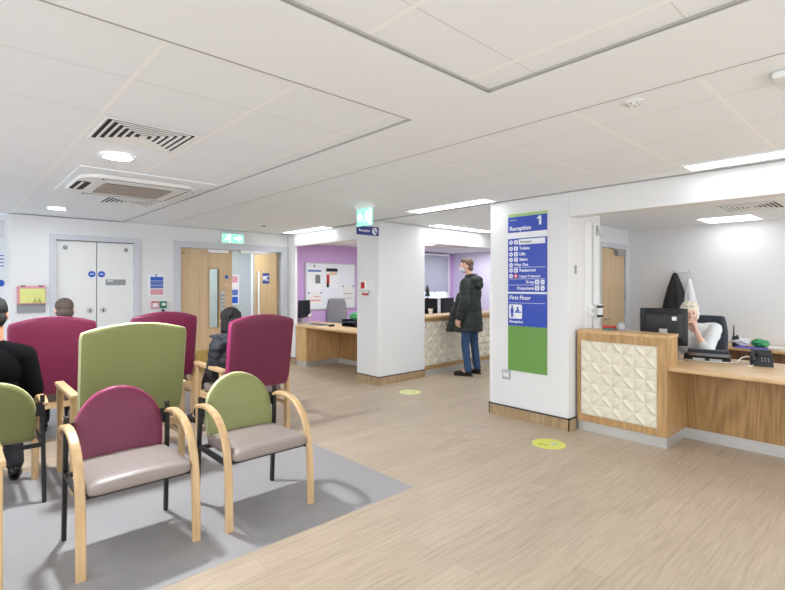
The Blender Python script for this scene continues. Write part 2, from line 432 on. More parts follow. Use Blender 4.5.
struct('wall_corridor', MB().box(0.8, 5.4, 9.9, 10.0, 0, 2.4).box(4.9, 5.0, 8.55, 9.4, 0, 2.4), 'greygreen', 'grey green corridor wall seen through the open door', 'wall')

# skirtings
def skirt(name, segs, label):
    a = MB(); b = MB()
    for x0, x1, y0, y1 in segs:
        a.box(x0, x1, y0, y1, 0, 0.112); b.box(x0 - 0.002, x1 + 0.002, y0 - 0.002, y1 + 0.002, 0.112, 0.124)
    o = struct(name, a, 'skirt', label, 'skirting'); b.build('top_edge', 'black', o)
skirt('baseboard_sign', [(4.606, 4.62, 2.386, 3.374), (4.606, 4.75, 2.386, 2.4), (4.606, 5.0, 3.36, 3.374)], 'wood effect skirting with black edge round the sign pillar')
skirt('baseboard_pillar', [(4.636, 4.65, 5.346, 5.88), (4.636, 5.62, 5.346, 5.36)], 'wood effect skirting with black edge round the free standing pillar')
skirt('baseboard_back', [(0.6, 1.03, 8.086, 8.1), (2.17, 2.654, 8.086, 8.1), (4.722, 4.735, 7.81, 8.1)], 'wood effect skirting along the wall with the doors')

def guard(name, pts, label):
    o = struct(name, MB().box(*pts, 0.008), 'white', label, 'corner guard', smooth=True, angle=40)
guard('trim_2', (4.612, 4.66, 3.335, 3.368, 0.14, 1.49), 'white corner guard at the left edge of the sign pillar')
guard('trim_3', (4.642, 4.68, 5.352, 5.39, 0.14, 1.42), 'white corner guard on the free standing pillar')

# ------------------------------------------------------------------ doors
def frame_mb(x0, x1, z1, ow, y=8.1, d=0.03):
    f = MB()
    f.box(x0 - ow, x0, y - d, y + 0.16, 0, z1 + ow).box(x1, x1 + ow, y - d, y + 0.16, 0, z1 + ow).box(x0, x1, y - d, y + 0.16, z1, z1 + ow)
    return f
t = thing('door_1', 'white double cupboard doors with blue discs and grey frame', 'door', (1.594, 8.1, 0)); t['kind'] = 'structure'
f = frame_mb(-0.494, 0.494, 2.105, 0.075, 0); f.build('frame', 'frame', t)
MB().box(-0.494, 0.494, 0.07, 0.1, 0, 2.105).build('backing', 'slot', t)
for sx in (-1, 1):
    x0, x1 = (-0.488, -0.005) if sx < 0 else (0.005, 0.488)
    lf = MB().box(x0, x1, 0.02, 0.06, 0.008, 2.098, 0.002).build('door_leaf', 'whitedoor', t)
    MB().disc((sx * 0.062, 0.021, 1.63), 0.046, (0, -1, 0), 0.004).build('mandatory_disc', 'mandatory', lf)
    MB().box(sx * 0.062 - 0.022, sx * 0.062 + 0.022, 0.014, 0.017, 1.625, 1.637).build('disc_print', 'signwhite', lf)
    MB().disc((sx * 0.085, 0.021, 1.105), 0.042, (0, -1, 0), 0.006).build('escutcheon', 'metal', lf)
    MB().disc((sx * 0.085, 0.016, 1.105), 0.012, (0, -1, 0), 0.01).box(sx * 0.085 - 0.004, sx * 0.085 + 0.004, 0.01, 0.02, 1.075, 1.105).build('keyhole', 'blackplastic', lf)
    MB().disc((sx * 0.385, 0.021, 2.0), 0.03, (0, -1, 0), 0.006).build('lock_disc', 'greyplastic', lf)
    for z in (0.3, 1.45, 1.72): MB().cyl((sx * 0.49, 0.016, z), (sx * 0.49, 0.016, z + 0.11), 0.008, n=10).build('hinge', 'metal', lf)
    if sx > 0:
        pl = MB().box(0.115, 0.38, 0.014, 0.021, 1.47, 1.555).build('sign_plate', 'greyplastic', lf)
        MB().box(0.135, 0.21, 0.012, 0.0145, 1.525, 1.54).build('plate_print', 'signwhite', pl)

t = thing('door_2', 'maple corridor door with narrow glass slit, right leaf standing open', 'door', (3.68, 8.1, 0)); t['kind'] = 'structure'
frame_mb(-0.917, 0.92, 2.085, 0.10, 0).build('frame', 'frame', t)
# closed leaf with vision slot
x0, x1 = -0.905, -0.03
g0, g1, gz0, gz1 = -0.43, -0.272, 0.75, 1.74
lf = MB()
lf.box(x0, g0, 0.02, 0.064, 0.01, 2.075).box(g1, x1, 0.02, 0.064, 0.01, 2.075).box(g0, g1, 0.02, 0.064, 0.01, gz0).box(g0, g1, 0.02, 0.064, gz1, 2.075)
lf = lf.build('door_leaf', 'doorwood', t)
b = MB()
b.box(g0 - 0.02, g0, 0.012, 0.072, gz0 - 0.02, gz1 + 0.02).box(g1, g1 + 0.02, 0.012, 0.072, gz0 - 0.02, gz1 + 0.02).box(g0, g1, 0.012, 0.072, gz1, gz1 + 0.02).box(g0, g1, 0.012, 0.072, gz0 - 0.02, gz0)
b.build('glazing_bead', 'doorwood2', lf)
MB().box(g0, g1, 0.038, 0.046, gz0, gz1).build('vision_glass', 'glass', lf)
MB().box(x0 + 0.01, x1 - 0.01, 0.016, 0.021, 0.02, 0.38).build('kick_plate', 'brass', lf)
MB().disc((-0.13, 0.021, 1.61), 0.032, (0, -1, 0), 0.004).build('mandatory_disc', 'mandatory', lf)
MB().box(-0.17, -0.09, 0.016, 0.021, 1.46, 1.5).build('orange_label', 'peach', lf)
k = MB().box(-0.245, -0.165, 0.0, 0.021, 1.03, 1.36, 0.006).build('keypad', 'silver', lf)
b = MB()
for i in range(4):
    for j in range(2): b.disc((-0.222 + 0.035 * j, 0.001, 1.29 - 0.06 * i), 0.011, (0, -1, 0), 0.006, 12)
b.build('key_button', 'darkplastic', k)
MB().box(-0.47, -0.12, -0.045, 0.02, 2.015, 2.07, 0.006).build('door_closer', 'white', lf)
MB().tube([(-0.12, -0.02, 2.05), (0.02, -0.06, 2.075)], 0.01).build('closer_arm', 'metal', lf)
MB().disc((-0.86, 0.021, 2.0), 0.024, (0, -1, 0), 0.005).build('lock_disc', 'brass', lf)
# open leaf, swung back along the corridor, with its own slit and toilet sign
lf = MB().box(0.865, 0.908, 0.09, 0.97, 0.01, 2.075).build('door_leaf', 'doorwood2', t)
MB().box(0.858, 0.865, 0.80, 0.87, 0.75, 1.74).build('glazing_bead', 'skirt', lf); MB().box(0.855, 0.862, 0.735, 0.80, 0.75, 1.74).build('vision_glass', 'signwhite', lf)
pl = MB().box(0.858, 0.865, 0.36, 0.62, 1.50, 1.70, 0.003).build('wc_sign', 'navy', lf)
MB().text('WC', 0.13, (0.857, 0.60, 1.555), (0, -1, 0), (0, 0, 1), 0.002).build('wc_letters', 'signwhite', pl)
for z in (0.3, 1.1, 1.85): MB().cyl((0.905, 0.07, z), (0.905, 0.07, z + 0.12), 0.011, n=10).build('hinge', 'metal', lf)
MB().box(0.1, 0.62, -0.045, 0.02, 2.03, 2.083, 0.006).build('door_closer', 'white', t)
MB().tube([(0.1, -0.02, 2.06), (-0.02, -0.05, 2.07)], 0.01).build('closer_arm', 'metal', t)
struct('trim_4', MB().box(4.69, 4.80, 9.42, 9.52, 0, 2.4), 'white', 'white post at the corner of the corridor', 'post')
o = MB().box(4.36, 4.60, 9.885, 9.9, 1.05, 1.68)
n = tag(o.build('corridor_notice', 'signwhite'), 'notice sheet with red and blue blocks on the grey green corridor wall', 'notice')
for z0, z1, m in ((1.52, 1.66, 'redsoft'), (1.40, 1.5, 'paper'), (1.25, 1.37, 'bluesoft'), (1.08, 1.22, 'mandatory')):
    MB().box(4.39, 4.57, 9.88, 9.885, z0, z1).build('printed_block', m, n)

# ------------------------------------------------------------------ ceiling fittings
def panel_light(x0, x1, y0, y1, z, label, m='glow'):
    t = thing('ceiling_light', label, 'ceiling light', ((x0 + x1) / 2, (y0 + y1) / 2, z), 0, 'ceiling panel lights')
    a, b = (x1 - x0) / 2, (y1 - y0) / 2
    f = MB(); e = 0.012
    f.box(-a, a, -b, -b + e, -0.008, 0.005).box(-a, a, b - e, b, -0.008, 0.005).box(-a, -a + e, -b + e, b - e, -0.008, 0.005).box(a - e, a, -b + e, b - e, -0.008, 0.005)
    f.build('frame', 'white', t)
    MB().box(-a + e, a - e, -b + e, b - e, -0.004, 0.003).build('diffuser', m, t)
panel_light(4.26, 4.49, 0.06, 1.27, CZ, 'long lit ceiling panel at the right edge above the right counter')
panel_light(4.28, 4.53, 3.20, 4.42, CZ, 'long lit ceiling panel between sign pillar and hanging exit sign')
panel_light(4.41, 4.66, 6.50, 7.76, CZ, 'long lit ceiling panel beside the header of the lilac office')
panel_light(5.60, 7.10, 5.04, 5.28, CZ, 'lit ceiling panel in the alcove above the standing man', 'glowalcove')
panel_light(6.87, 7.50, 1.32, 1.90, 2.3, 'square lit ceiling panel inside the right reception office', 'glowin')
panel_light(6.75, 7.35, 6.55, 7.15, 2.3, 'lit ceiling panel inside the far office behind the counter', 'glowin')

def downlight(x, y, label, m='spot'):
    t = thing('downlight', label, 'downlight', (x, y, CZ + 0.012), 0, 'round downlights')
    prof = [(0.088, -0.001), (0.112, -0.004), (0.115, -0.012), (0.1, -0.015), (0.088, -0.010)]
    MB().rings([[Vector((r * math.cos(2 * PI * k / 36), r * math.sin(2 * PI * k / 36), z)) for k in range(36)] for r, z in prof], closed=True).build('rim', 'white', t, True)
    MB().disc((0, 0, -0.001), 0.09, (0, 0, -1), 0.006, 36).build('lens', m, t)
downlight(0.92, 3.99, 'round lit downlight between square vent and air conditioning cassette')
downlight(0.99, 7.22, 'round lit downlight nearest the white double doors', 'spotdim')

def diffuser_vent(x0, x1, y0, y1, z, n, label, name='ceiling_vent'):
    t = thing(name, label, 'vent', ((x0 + x1) / 2, (y0 + y1) / 2, z), 0, 'square ceiling vents')
    a, b = (x1 - x0) / 2, (y1 - y0) / 2
    MB().box(-a + 0.01, a - 0.01, -b + 0.01, b - 0.01, -0.003, 0.004).build('duct', 'slot', t)
    for i in range(n):
        k0 = 1 - i / (n + 0.6); k1 = k0 - 0.40 / (n + 0.6)
        f = MB()
        def ring(k, zz): return [Vector((sx * a * k, sy * b * k, zz)) for sx, sy in ((-1, -1), (1, -1), (1, 1), (-1, 1))]
        d = 0.004 if i == 0 else 0.0
        f.rings([ring(k0, -0.003), ring(k0, -0.010), ring(k0 - 0.012, -0.011), ring(k1, -0.0045), ring(k1, -0.003)], closed=True)
        f.build('louvre', 'louvre', t)
    MB().box(-a * 0.08, a * 0.08, -b * 0.08, b * 0.08, -0.01, -0.003).build('centre_plate', 'louvre', t)
diffuser_vent(0.655, 1.175, 3.09, 3.60, CZ + 0.012, 6, 'square louvred ceiling vent in front of the round downlight')
diffuser_vent(1.26, 1.78, 5.84, 6.36, CZ + 0.012, 6, 'square louvred ceiling vent behind the air conditioning cassette')
diffuser_vent(5.95, 6.5, 0.95, 1.45, 2.3, 6, 'ceiling vent beside the square light in the right office')
diffuser_vent(8.1, 8.6, 6.6, 7.1, 2.3, 5, 'dark ceiling vent inside the far office')

t = thing('air_conditioning_cassette', 'white ceiling air conditioning cassette with beige intake grille', 'air conditioner', (1.32, 5.19, CZ + 0.012))
def rr(a, b, r, n=8):
    out = []
    for cx, cy, a0 in ((a - r, b - r, 0), (-a + r, b - r, 90), (-a + r, -b + r, 180), (a - r, -b + r, 270)):
        for k in range(n + 1):
            q = math.radians(a0 + 90 * k / n); out.append((cx + r * math.cos(q), cy + r * math.sin(q)))
    return out
MB().box(-0.55, 0.55, -0.70, 0.60, -0.010, -0.001).build('fascia', 'plaster', t)
MB().prism(rr(0.50, 0.50, 0.20), 'z', -0.04, -0.010, 0.006).build('outlet_surround', 'louvre', t)
MB().prism([(x - 0.435, y) for x, y in rr(0.055, 0.23, 0.05)], 'z', -0.0412, -0.0395).build('outlet_slot', 'slot', t)
MB().box(-0.455, -0.435, -0.2, 0.2, -0.046, -0.041, 0.002).build('outlet_flap', 'louvre', t)
for x, y, lx, ly in ((0.03, -0.43, 0.36, 0.02), (0.03, 0.43, 0.36, 0.02), (0.43, 0, 0.02, 0.34)):
    MB().box(x - lx - 0.012, x + lx + 0.012, y - ly - 0.012, y + ly + 0.012, -0.0408, -0.0395).build('outlet_slot', 'slot', t)
    MB().box(x - lx, x + lx, y - ly, y + ly, -0.047, -0.0405, 0.003).build('outlet_flap', 'louvre', t)
MB().box(-0.285, 0.285, -0.27, 0.27, -0.044, -0.04).build('grille_backing', 'slot', t)
f = MB()
for i in range(18):
    y = -0.265 + i * 0.0298; f.box(-0.275, 0.275, y, y + 0.022, -0.05, -0.0435)
f.box(-0.285, -0.275, -0.275, 0.275, -0.05, -0.04).box(0.275, 0.285, -0.275, 0.275, -0.05, -0.04)
f.build('intake_grille', 'taupevent', t)

t = thing('smoke_detector', 'small round smoke detector on the ceiling above the sign pillar', 'smoke detector', (2.60, 1.0, CZ + 0.006))
MB().disc((0, 0, 0), 0.05, (0, 0, -1), 0.006, 28).build('base', 'white', t, True, 40)
MB().tube([(0, 0, -0.006), (0, 0, -0.014), (0, 0, -0.018)], [0.036, 0.03, 0.02], 24).build('sensor_head', 'white', t, True, 40)
f = MB()
for k in range(6): f.disc((0.03 * math.cos(k * PI / 3), 0.03 * math.sin(k * PI / 3), -0.0125), 0.005, (0, 0, -1), 0.003, 8)
f.build('vent_holes', 'ink', t)
t = thing('ceiling_sensor', 'small grey sensor on the ceiling near the lit exit sign over the doors', 'sensor', (3.62, 6.92, CZ + 0.006))
MB().disc((0, 0, 0), 0.05, (0, 0, -1), 0.02, 24).build('base', 'white', t, True, 40)
MB().disc((0, 0, -0.02), 0.03, (0, 0, -1), 0.02, 24).build('lens', 'greyplastic', t, True, 40)
t = thing('access_point', 'white square wireless box on the ceiling at the right edge', 'ceiling box', (2.78, 0.345, CZ + 0.006))
MB().box(-0.1, 0.1, -0.1, 0.1, -0.035, 0, 0.012).build('case', 'white', t, True, 40)
MB().disc((0, 0, -0.035), 0.03, (0, 0, -1), 0.003).build('badge', 'ink', t)

# ------------------------------------------------------------------ signs
def running_man(mb, P, s):
    """white running figure and arrow; P(u, v) -> point on the face, raised solids"""
    def bar(a, b, r): mb.tube([P(*a), P(*b)], r * s, 8)
    mb.ell(P(0.20, 0.86), 0.075 * s, u=10, v=8)
    bar((0.19, 0.72), (0.17, 0.45), 0.06); bar((0.17, 0.45), (0.29, 0.30), 0.042); bar((0.29, 0.30), (0.25, 0.1), 0.036)
    bar((0.17, 0.45), (0.08, 0.28), 0.042); bar((0.08, 0.28), (-0.03, 0.22), 0.036)
    bar((0.19, 0.70), (0.32, 0.58), 0.033); bar((0.19, 0.70), (0.06, 0.60), 0.033)
# lit exit sign on the wall over the corridor door
t = thing('exit_sign', 'lit green exit sign with running figure over the corridor doors', 'exit sign', (3.62, 8.05, 2.175))
MB().box(-0.20, 0.20, -0.03, 0.05, 0.0, 0.185, 0.006).build('housing', 'white', t)
MB().box(-0.192, 0.192, -0.034, -0.0295, 0.022, 0.178).build('lit_face', 'exitglow', t)
f = MB(); running_man(f, lambda u, v: Vector((-0.15 + u * 0.3, -0.035, 0.03 + v * 0.14)), 0.16); f.build('running_figure', 'exitwhite', t)
MB().box(-0.07, -0.045, -0.037, -0.034, 0.03, 0.17).build('doorway_mark', 'exitwhite', t)
f = MB(); f.prism([(0.02, 0.09), (0.10, 0.09), (0.10, 0.05), (0.17, 0.105), (0.10, 0.16), (0.10, 0.12), (0.02, 0.12)], 'y', -0.037, -0.034); f.build('arrow', 'exitwhite', t)
# hanging exit sign
t = thing('exit_sign', 'lit green exit sign hanging from the ceiling beside the pillar', 'exit sign', (3.61, 4.42, CZ + 0.006))
MB().box(-0.03, 0.03, -0.15, 0.15, -0.045, 0, 0.005).build('housing', 'white', t)
MB().box(-0.007, 0.007, -0.14, 0.14, -0.25, -0.045).build('lit_face', 'exitglow', t)
f = MB(); running_man(f, lambda u, v: Vector((-0.008, 0.01 - u * 0.3, -0.235 + v * 0.17)), 0.18); f.build('running_figure', 'exitwhite', t)
MB().box(-0.011, -0.007, -0.128, -0.095, -0.24, -0.06).build('doorway_mark', 'exitwhite', t)
f = MB(); f.prism([(0.03, -0.16), (0.07, -0.16), (0.07, -0.2), (0.13, -0.145), (0.07, -0.09), (0.07, -0.13), (0.03, -0.13)], 'x', -0.011, -0.007); f.build('arrow', 'exitwhite', t)
# projecting blue reception sign
t = thing('reception_sign', 'small blue Reception sign with white arrow jutting from the pillar', 'sign', (4.65, 5.375, 2.19))
MB().box(-0.40, 0.0, -0.012, 0.012, 0, 0.125, 0.003).build('sign_board', 'navy', t)
MB().text('Reception', 0.05, (-0.375, -0.0125, 0.047), (1, 0, 0), (0, 0, 1), 0.0012).build('lettering', 'signwhite', t)
MB().disc((-0.08, -0.012, 0.0625), 0.05, (0, -1, 0), 0.003).build('arrow_disc', 'signwhite', t)
f = MB(); f.prism([(-0.105, 0.085), (-0.07, 0.05), (-0.085, 0.035), (-0.045, 0.03), (-0.05, 0.07), (-0.062, 0.058), (-0.097, 0.093)], 'y', -0.018, -0.0151); f.build('arrow', 'navy', t)

# tall direction sign on the pillar: faces -X, reads along -Y
t = thing('direction_sign', 'tall blue and green direction sign headed 1 Reception on the pillar', 'sign', (4.62, 2.875, 0.53))
W2 = 0.237
def band(name, z0, z1, m, a=-W2, b=W2, x=0.0, th=0.012, par=None):
    return MB().box(x - th, x, a, b, z0, z1).build(name, m, par or t)
band('green_panel', 0, 0.494, 'signgreen')
b1 = band('first_floor_panel', 0.496, 0.848, 'signblue'); band('white_strip', 0.850, 0.868, 'signwhite')
b2 = band('directory_panel', 0.870, 1.455, 'signblue'); band('white_gap', 1.457, 1.522, 'signwhite')
b3 = band('header_panel', 1.524, 1.694, 'signblue'); band('lime_edge', 1.695, 1.728, 'limetop')
def tx(par, name, s, size, y, z, m='signwhite', align='LEFT'):
    return MB().text(s, size, (-0.0125, y, z), (0, -1, 0), (0, 0, 1), 0.001, align).build(name, m, par)
f = MB(); f.prism([(-0.175, 1.585), (-0.175, 1.68), (-0.152, 1.68), (-0.125, 1.662), (-0.125, 1.645), (-0.148, 1.657), (-0.148, 1.585)], 'x', -0.0145, -0.012); f.build('number', 'signwhite', b3)
tx(b3, 'lettering', 'Reception', 0.066, W2 - 0.02, 1.545)
f = MB()
for k in range(3): f.box(-0.0135, -0.012, 0.215 - 0.03 * k - 0.026, 0.215 - 0.03 * k, 1.655, 1.663)
f.build('small_print', 'limetop', b3)
def icon_disc(par, y, z, r=0.023):
    MB().disc((-0.012, y, z), r, (-1, 0, 0), 0.002, 20).build('arrow_disc', 'signwhite', par)
    f = MB(); f.prism([(y + 0.011, z - 0.003), (y, z - 0.003), (y, z - 0.011), (y - 0.013, z), (y, z + 0.011), (y, z + 0.003), (y + 0.011, z + 0.003)], 'x', -0.0155, -0.014); f.build('arrow', 'signblue', par)
def icon_sq(par, y, z, r=0.023, m='signwhite'):
    o = MB().box(-0.014, -0.012, y - r, y + r, z - r, z + r).build('pictogram', m, par)
    MB().ell((-0.0145, y, z + 0.012), 0.005, u=8, v=6).box(-0.0155, -0.014, y - 0.005, y + 0.005, z - 0.015, z + 0.005).build('pictogram_figure', 'signblue', o)
rows = [('Reception', 1.415), ('Toilets', 1.345), ('Lifts', 1.283), ('Stairs', 1.223), ('Way Out', 1.166), ('Restaurant', 1.105), ('Urgent Treatment', 1.043)]
for i, (s, z) in enumerate(rows):
    icon_disc(b2, W2 - 0.04, z)
    if i == 0:
        pb = MB().box(-0.015, -0.012, -0.22, W2 - 0.138, z - 0.03, z + 0.03).build('white_bar', 'signwhite', b2)
        MB().text(s, 0.036, (-0.0155, W2 - 0.155, z - 0.012), (0, -1, 0), (0, 0, 1), 0.001).build('lettering', 'ink', pb)
    else: tx(b2, 'lettering', s, 0.046 if i < 6 else 0.034, W2 - 0.145 if i != 4 else W2 - 0.08, z - 0.014)
    if i == 6:
        f = MB().box(-0.014, -0.012, W2 - 0.126, W2 - 0.078, z - 0.024, z + 0.024).build('pictogram', 'red', b2)
        MB().box(-0.016, -0.014, W2 - 0.107, W2 - 0.097, z - 0.016, z + 0.016).box(-0.016, -0.014, W2 - 0.118, W2 - 0.086, z - 0.005, z + 0.005).build('white_cross', 'signwhite', f)
    elif i != 4: icon_sq(b2, W2 - 0.102, z)
for s, z in (('X-ray', 0.977), ('Outpatients', 0.91)):
    tx(b2, 'lettering', s, 0.044, -0.09, z - 0.014, align='RIGHT'); icon_sq(b2, -0.125, z, 0.024); icon_disc(b2, -0.19, z, 0.025)
f = MB()
for z in (1.137, 1.011, 0.944): f.box(-0.0135, -0.012, -0.22, W2 - 0.015, z - 0.002, z + 0.002)
f.build('rule_lines', 'signwhite', b2)
tx(b1, 'lettering', 'First Floor', 0.062, W2 - 0.02, 0.785)
MB().box(-0.0135, -0.012, -0.22, W2 - 0.015, 0.746, 0.750).build('rule_lines', 'signwhite', b1)
pg = MB().prism([(y + 0.14, z + 0.652) for y, z in rr(0.082, 0.078, 0.018)], 'x', -0.0145, -0.012).build('reception_pictogram', 'signwhite', b1)
f = MB(); X = -0.0155; q = -0.078
f.ell((X, 0.182, 0.785 + q), (0.003, 0.012, 0.014), u=12, v=8).box(X - 0.001, -0.0142, 0.164, 0.2, 0.715 + q, 0.768 + q).box(X - 0.001, -0.0142, 0.168, 0.18, 0.668 + q, 0.715 + q).box(X - 0.001, -0.0142, 0.184, 0.196, 0.668 + q, 0.715 + q)
f.ell((X, 0.112, 0.772 + q), (0.003, 0.011, 0.013), u=12, v=8).prism([(0.134, 0.735 + q), (0.09, 0.735 + q), (0.1, 0.757 + q), (0.124, 0.757 + q)], 'x', X - 0.001, -0.0142).box(X - 0.001, -0.0142, 0.07, 0.148, 0.718 + q, 0.732 + q)
f.build('pictogram_figures', 'signblue', pg)
tx(b1, 'lettering', 'Reception', 0.042, W2 - 0.02, 0.528)

t = thing('wall_socket', 'white double wall socket low on the sign pillar', 'socket', (4.62, 3.142, 0.47))
MB().box(-0.012, 0, -0.048, 0.048, -0.048, 0.048, 0.003).build('plate', 'silver', t, True, 40); MB().box(-0.006, 0, -0.053, 0.053, -0.053, 0.053).build('back_edge', 'greyplastic', t)
MB().box(-0.016, -0.012, -0.03, -0.006, -0.02, 0.02).box(-0.016, -0.012, 0.006, 0.03, -0.02, 0.02).build('rocker', 'white', t)
# floor stickers
for (x, y, m, l) in ((4.107, 2.33, 'sticker', 'round yellow floor sticker before the sign pillar'), (4.68, 4.745, 'stickerpale', 'pale round floor sticker in front of the free standing pillar')):
    t = thing('floor_sticker', l, 'floor sticker', (x, y, 0), 0, 'round distancing stickers on the floor')
    MB().disc((0, 0, 0), 0.15, (0, 0, 1), 0.0015, 48).build('disc', m, t)
    f = MB(); f.tube([(-0.05, 0.07, 0.0019), (-0.09, 0.035, 0.0019), (-0.03, 0.045, 0.0019), (-0.07, 0.0, 0.0019), (-0.03, -0.01, 0.0019)], None, flat=(0.0006, 0.016)); f.build('printed_squiggle', 'olive' if m == 'sticker' else 'footgrey', t)
    f = MB()
    for q in (0, 1): f.ell((0.01 + 0.045 * q, -0.045 + 0.02 * q, 0.0016), (0.016, 0.036, 0.0008), u=12, v=6)
    f.build('printed_footprints', 'footgrey', t)

# ------------------------------------------------------------------ wall fittings by the doors
t = thing('leaflet_dispenser', 'pink framed dispenser with yellow packs beside the white doors', 'dispenser', (0.822, 8.1, 1.1))
MB().box(-0.155, 0.155, -0.05, 0, 0.115, 0.36, 0.006).build('case', 'pinkbox', t)
MB().box(-0.125, 0.15, -0.056, -0.048, 0.13, 0.325).build('yellow_front', 'yellowpack', t)
MB().box(-0.155, 0.155, -0.02, 0, -0.0, 0.112).build('back_plate', 'greyplastic', t)
for x in (-0.09, 0.1): MB().box(x - 0.025, x + 0.025, -0.053, -0.01, 0.352, 0.366).build('clip', 'darkplastic', t)
f = MB().tube([(0.02, -0.058, 0.135), (0.035, -0.058, 0.21), (0.05, -0.058, 0.135)], 0.006, 8).tube([(0.07, -0.058, 0.135), (0.085, -0.058, 0.19), (0.1, -0.058, 0.135)], 0.006, 8); f.build('printed_figures', 'olive', t)
t = thing('fire_action_notice', 'fire action notice with blue and pink blocks between the doors', 'notice', (2.40, 8.1, 1.30))
MB().box(-0.125, 0.125, -0.006, 0, 0, 0.35).build('sheet', 'signwhite', t)
MB().disc((0.0, -0.006, 0.325), 0.016, (0, -1, 0), 0.002).build('emblem', 'bluesoft', t)
for z0, z1, m in ((0.24, 0.30, 'mandatory'), (0.17, 0.235, 'bluesoft'), (0.12, 0.165, 'bluesoft'), (0.02, 0.105, 'redsoft')):
    MB().box(-0.085, 0.105, -0.008, -0.006, z0, z1).build('printed_block', m, t)
t = thing('fire_call_point', 'small red and white break glass point under the fire notice', 'call point', (2.375, 8.1, 1.16))
MB().box(-0.055, 0.055, -0.045, 0, -0.055, 0.055, 0.006).build('case', 'redsoft', t, True, 40)
MB().box(-0.036, 0.036, -0.048, -0.044, -0.03, 0.03).build('glass_pane', 'signwhite', t)
MB().box(-0.055, 0.055, -0.047, -0.04, 0.04, 0.056).build('top_band', 'red', t)
t = thing('door_release', 'small green emergency door release beside the corridor door frame', 'call point', (2.50, 8.1, 1.16))
MB().box(-0.048, 0.048, -0.045, 0, -0.05, 0.055, 0.006).build('case', 'boxgreen', t, True, 40)
MB().box(-0.03, 0.03, -0.048, -0.044, -0.012, 0.03).build('glass_pane', 'signwhite', t)
t = thing('exit_button', 'small black push button under the green door release', 'button', (2.50, 8.1, 1.065))
MB().box(-0.035, 0.035, -0.012, 0, -0.035, 0.038, 0.003).build('plate', 'silver', t)
MB().disc((0, -0.012, 0), 0.022, (0, -1, 0), 0.012, 20).build('push_button', 'blackplastic', t, True, 40)
t = thing('hand_gel_dispenser', 'white and red hand gel dispenser on the free standing pillar', 'dispenser', (4.65, 5.62, 1.32))
MB().box(-0.085, 0, -0.06, 0.075, 0.07, 0.235, 0.015).build('case', 'white', t, True, 40)
f = MB().box(-0.089, -0.08, -0.03, 0.055, 0.1, 0.195, 0.003).box(-0.06, -0.01, -0.02, 0.06, 0.0, 0.035, 0.003); f.build('red_label', 'red', t)
MB().box(-0.075, -0.01, -0.025, 0.04, 0.03, 0.07).build('nozzle', 'whitebag', t)
t = thing('notice_board', 'white notice board with blue heading at the left edge', 'notice board', (0.35, 9.0, 1.1))
MB().box(-0.5, 0.27, -0.03, 0, 0, 1.05, 0.004).build('board', 'signwhite', t)
MB().text('Welcome', 0.12, (-0.36, -0.031, 0.86), (1, 0, 0), (0, 0, 1), 0.001).build('heading', 'mandatory', t)
f = MB()
for k in range(4): f.box(-0.4, 0.24, -0.032, -0.03, 0.79 - 0.05 * k, 0.805 - 0.05 * k)
f.build('printed_lines', 'bluesoft', t)
MB().disc((0.2, -0.03, 0.4), 0.05, (0, -1, 0), 0.002).build('printed_disc', 'mandatory', t)

# ------------------------------------------------------------------ chairs
def rbox(x0, x1, y0, y1, z0, z1, r, n=8, f=None):
    """soft cushion: a finely cut block rounded by r, then shaped by f(x, y, z)"""
    mb = MB(); b = mb.bm
    bmesh.ops.create_cube(b, size=1); bmesh.ops.subdivide_edges(b, edges=b.edges[:], cuts=n, use_grid_fill=True)
    L, H = Vector((x0, y0, z0)), Vector((x1, y1, z1))
    for v in b.verts:
        p = Vector([L[i] + (v.co[i] + 0.5) * (H[i] - L[i]) for i in range(3)])
        q = Vector([min(max(p[i], L[i] + r), H[i] - r) for i in range(3)])
        d = p - q
        v.co = q + d.normalized() * r if d.length > 1e-6 else p
        if f: v.co = Vector(f(*v.co))
    return mb

def back_outline(kind, h=0.328):
    if kind == 'low':
        pts = [(-0.228, 0.415), (0.228, 0.415), (0.24, 0.50), (0.242, 0.58)]
        n = 18
        pts += [(0.242 * math.cos(PI * k / n), 0.60 + 0.25 * math.sin(PI * k / n)) for k in range(n + 1)]
        pts += [(-0.242, 0.58), (-0.24, 0.50)]
        return pts
    pts = [(-h + 0.02, 0.50), (h - 0.02, 0.50), (h, 0.60), (h + 0.004, 1.10), (h - 0.004, 1.135)]
    n = 14
    pts += [((h - 0.012) * (1 - 2 * k / n), 1.145 + 0.055 * (1 - (1 - 2 * k / n) ** 2)) for k in range(n + 1)]
    pts += [(-h + 0.004, 1.135), (-h - 0.004, 1.10), (-h, 0.60)]
    return pts

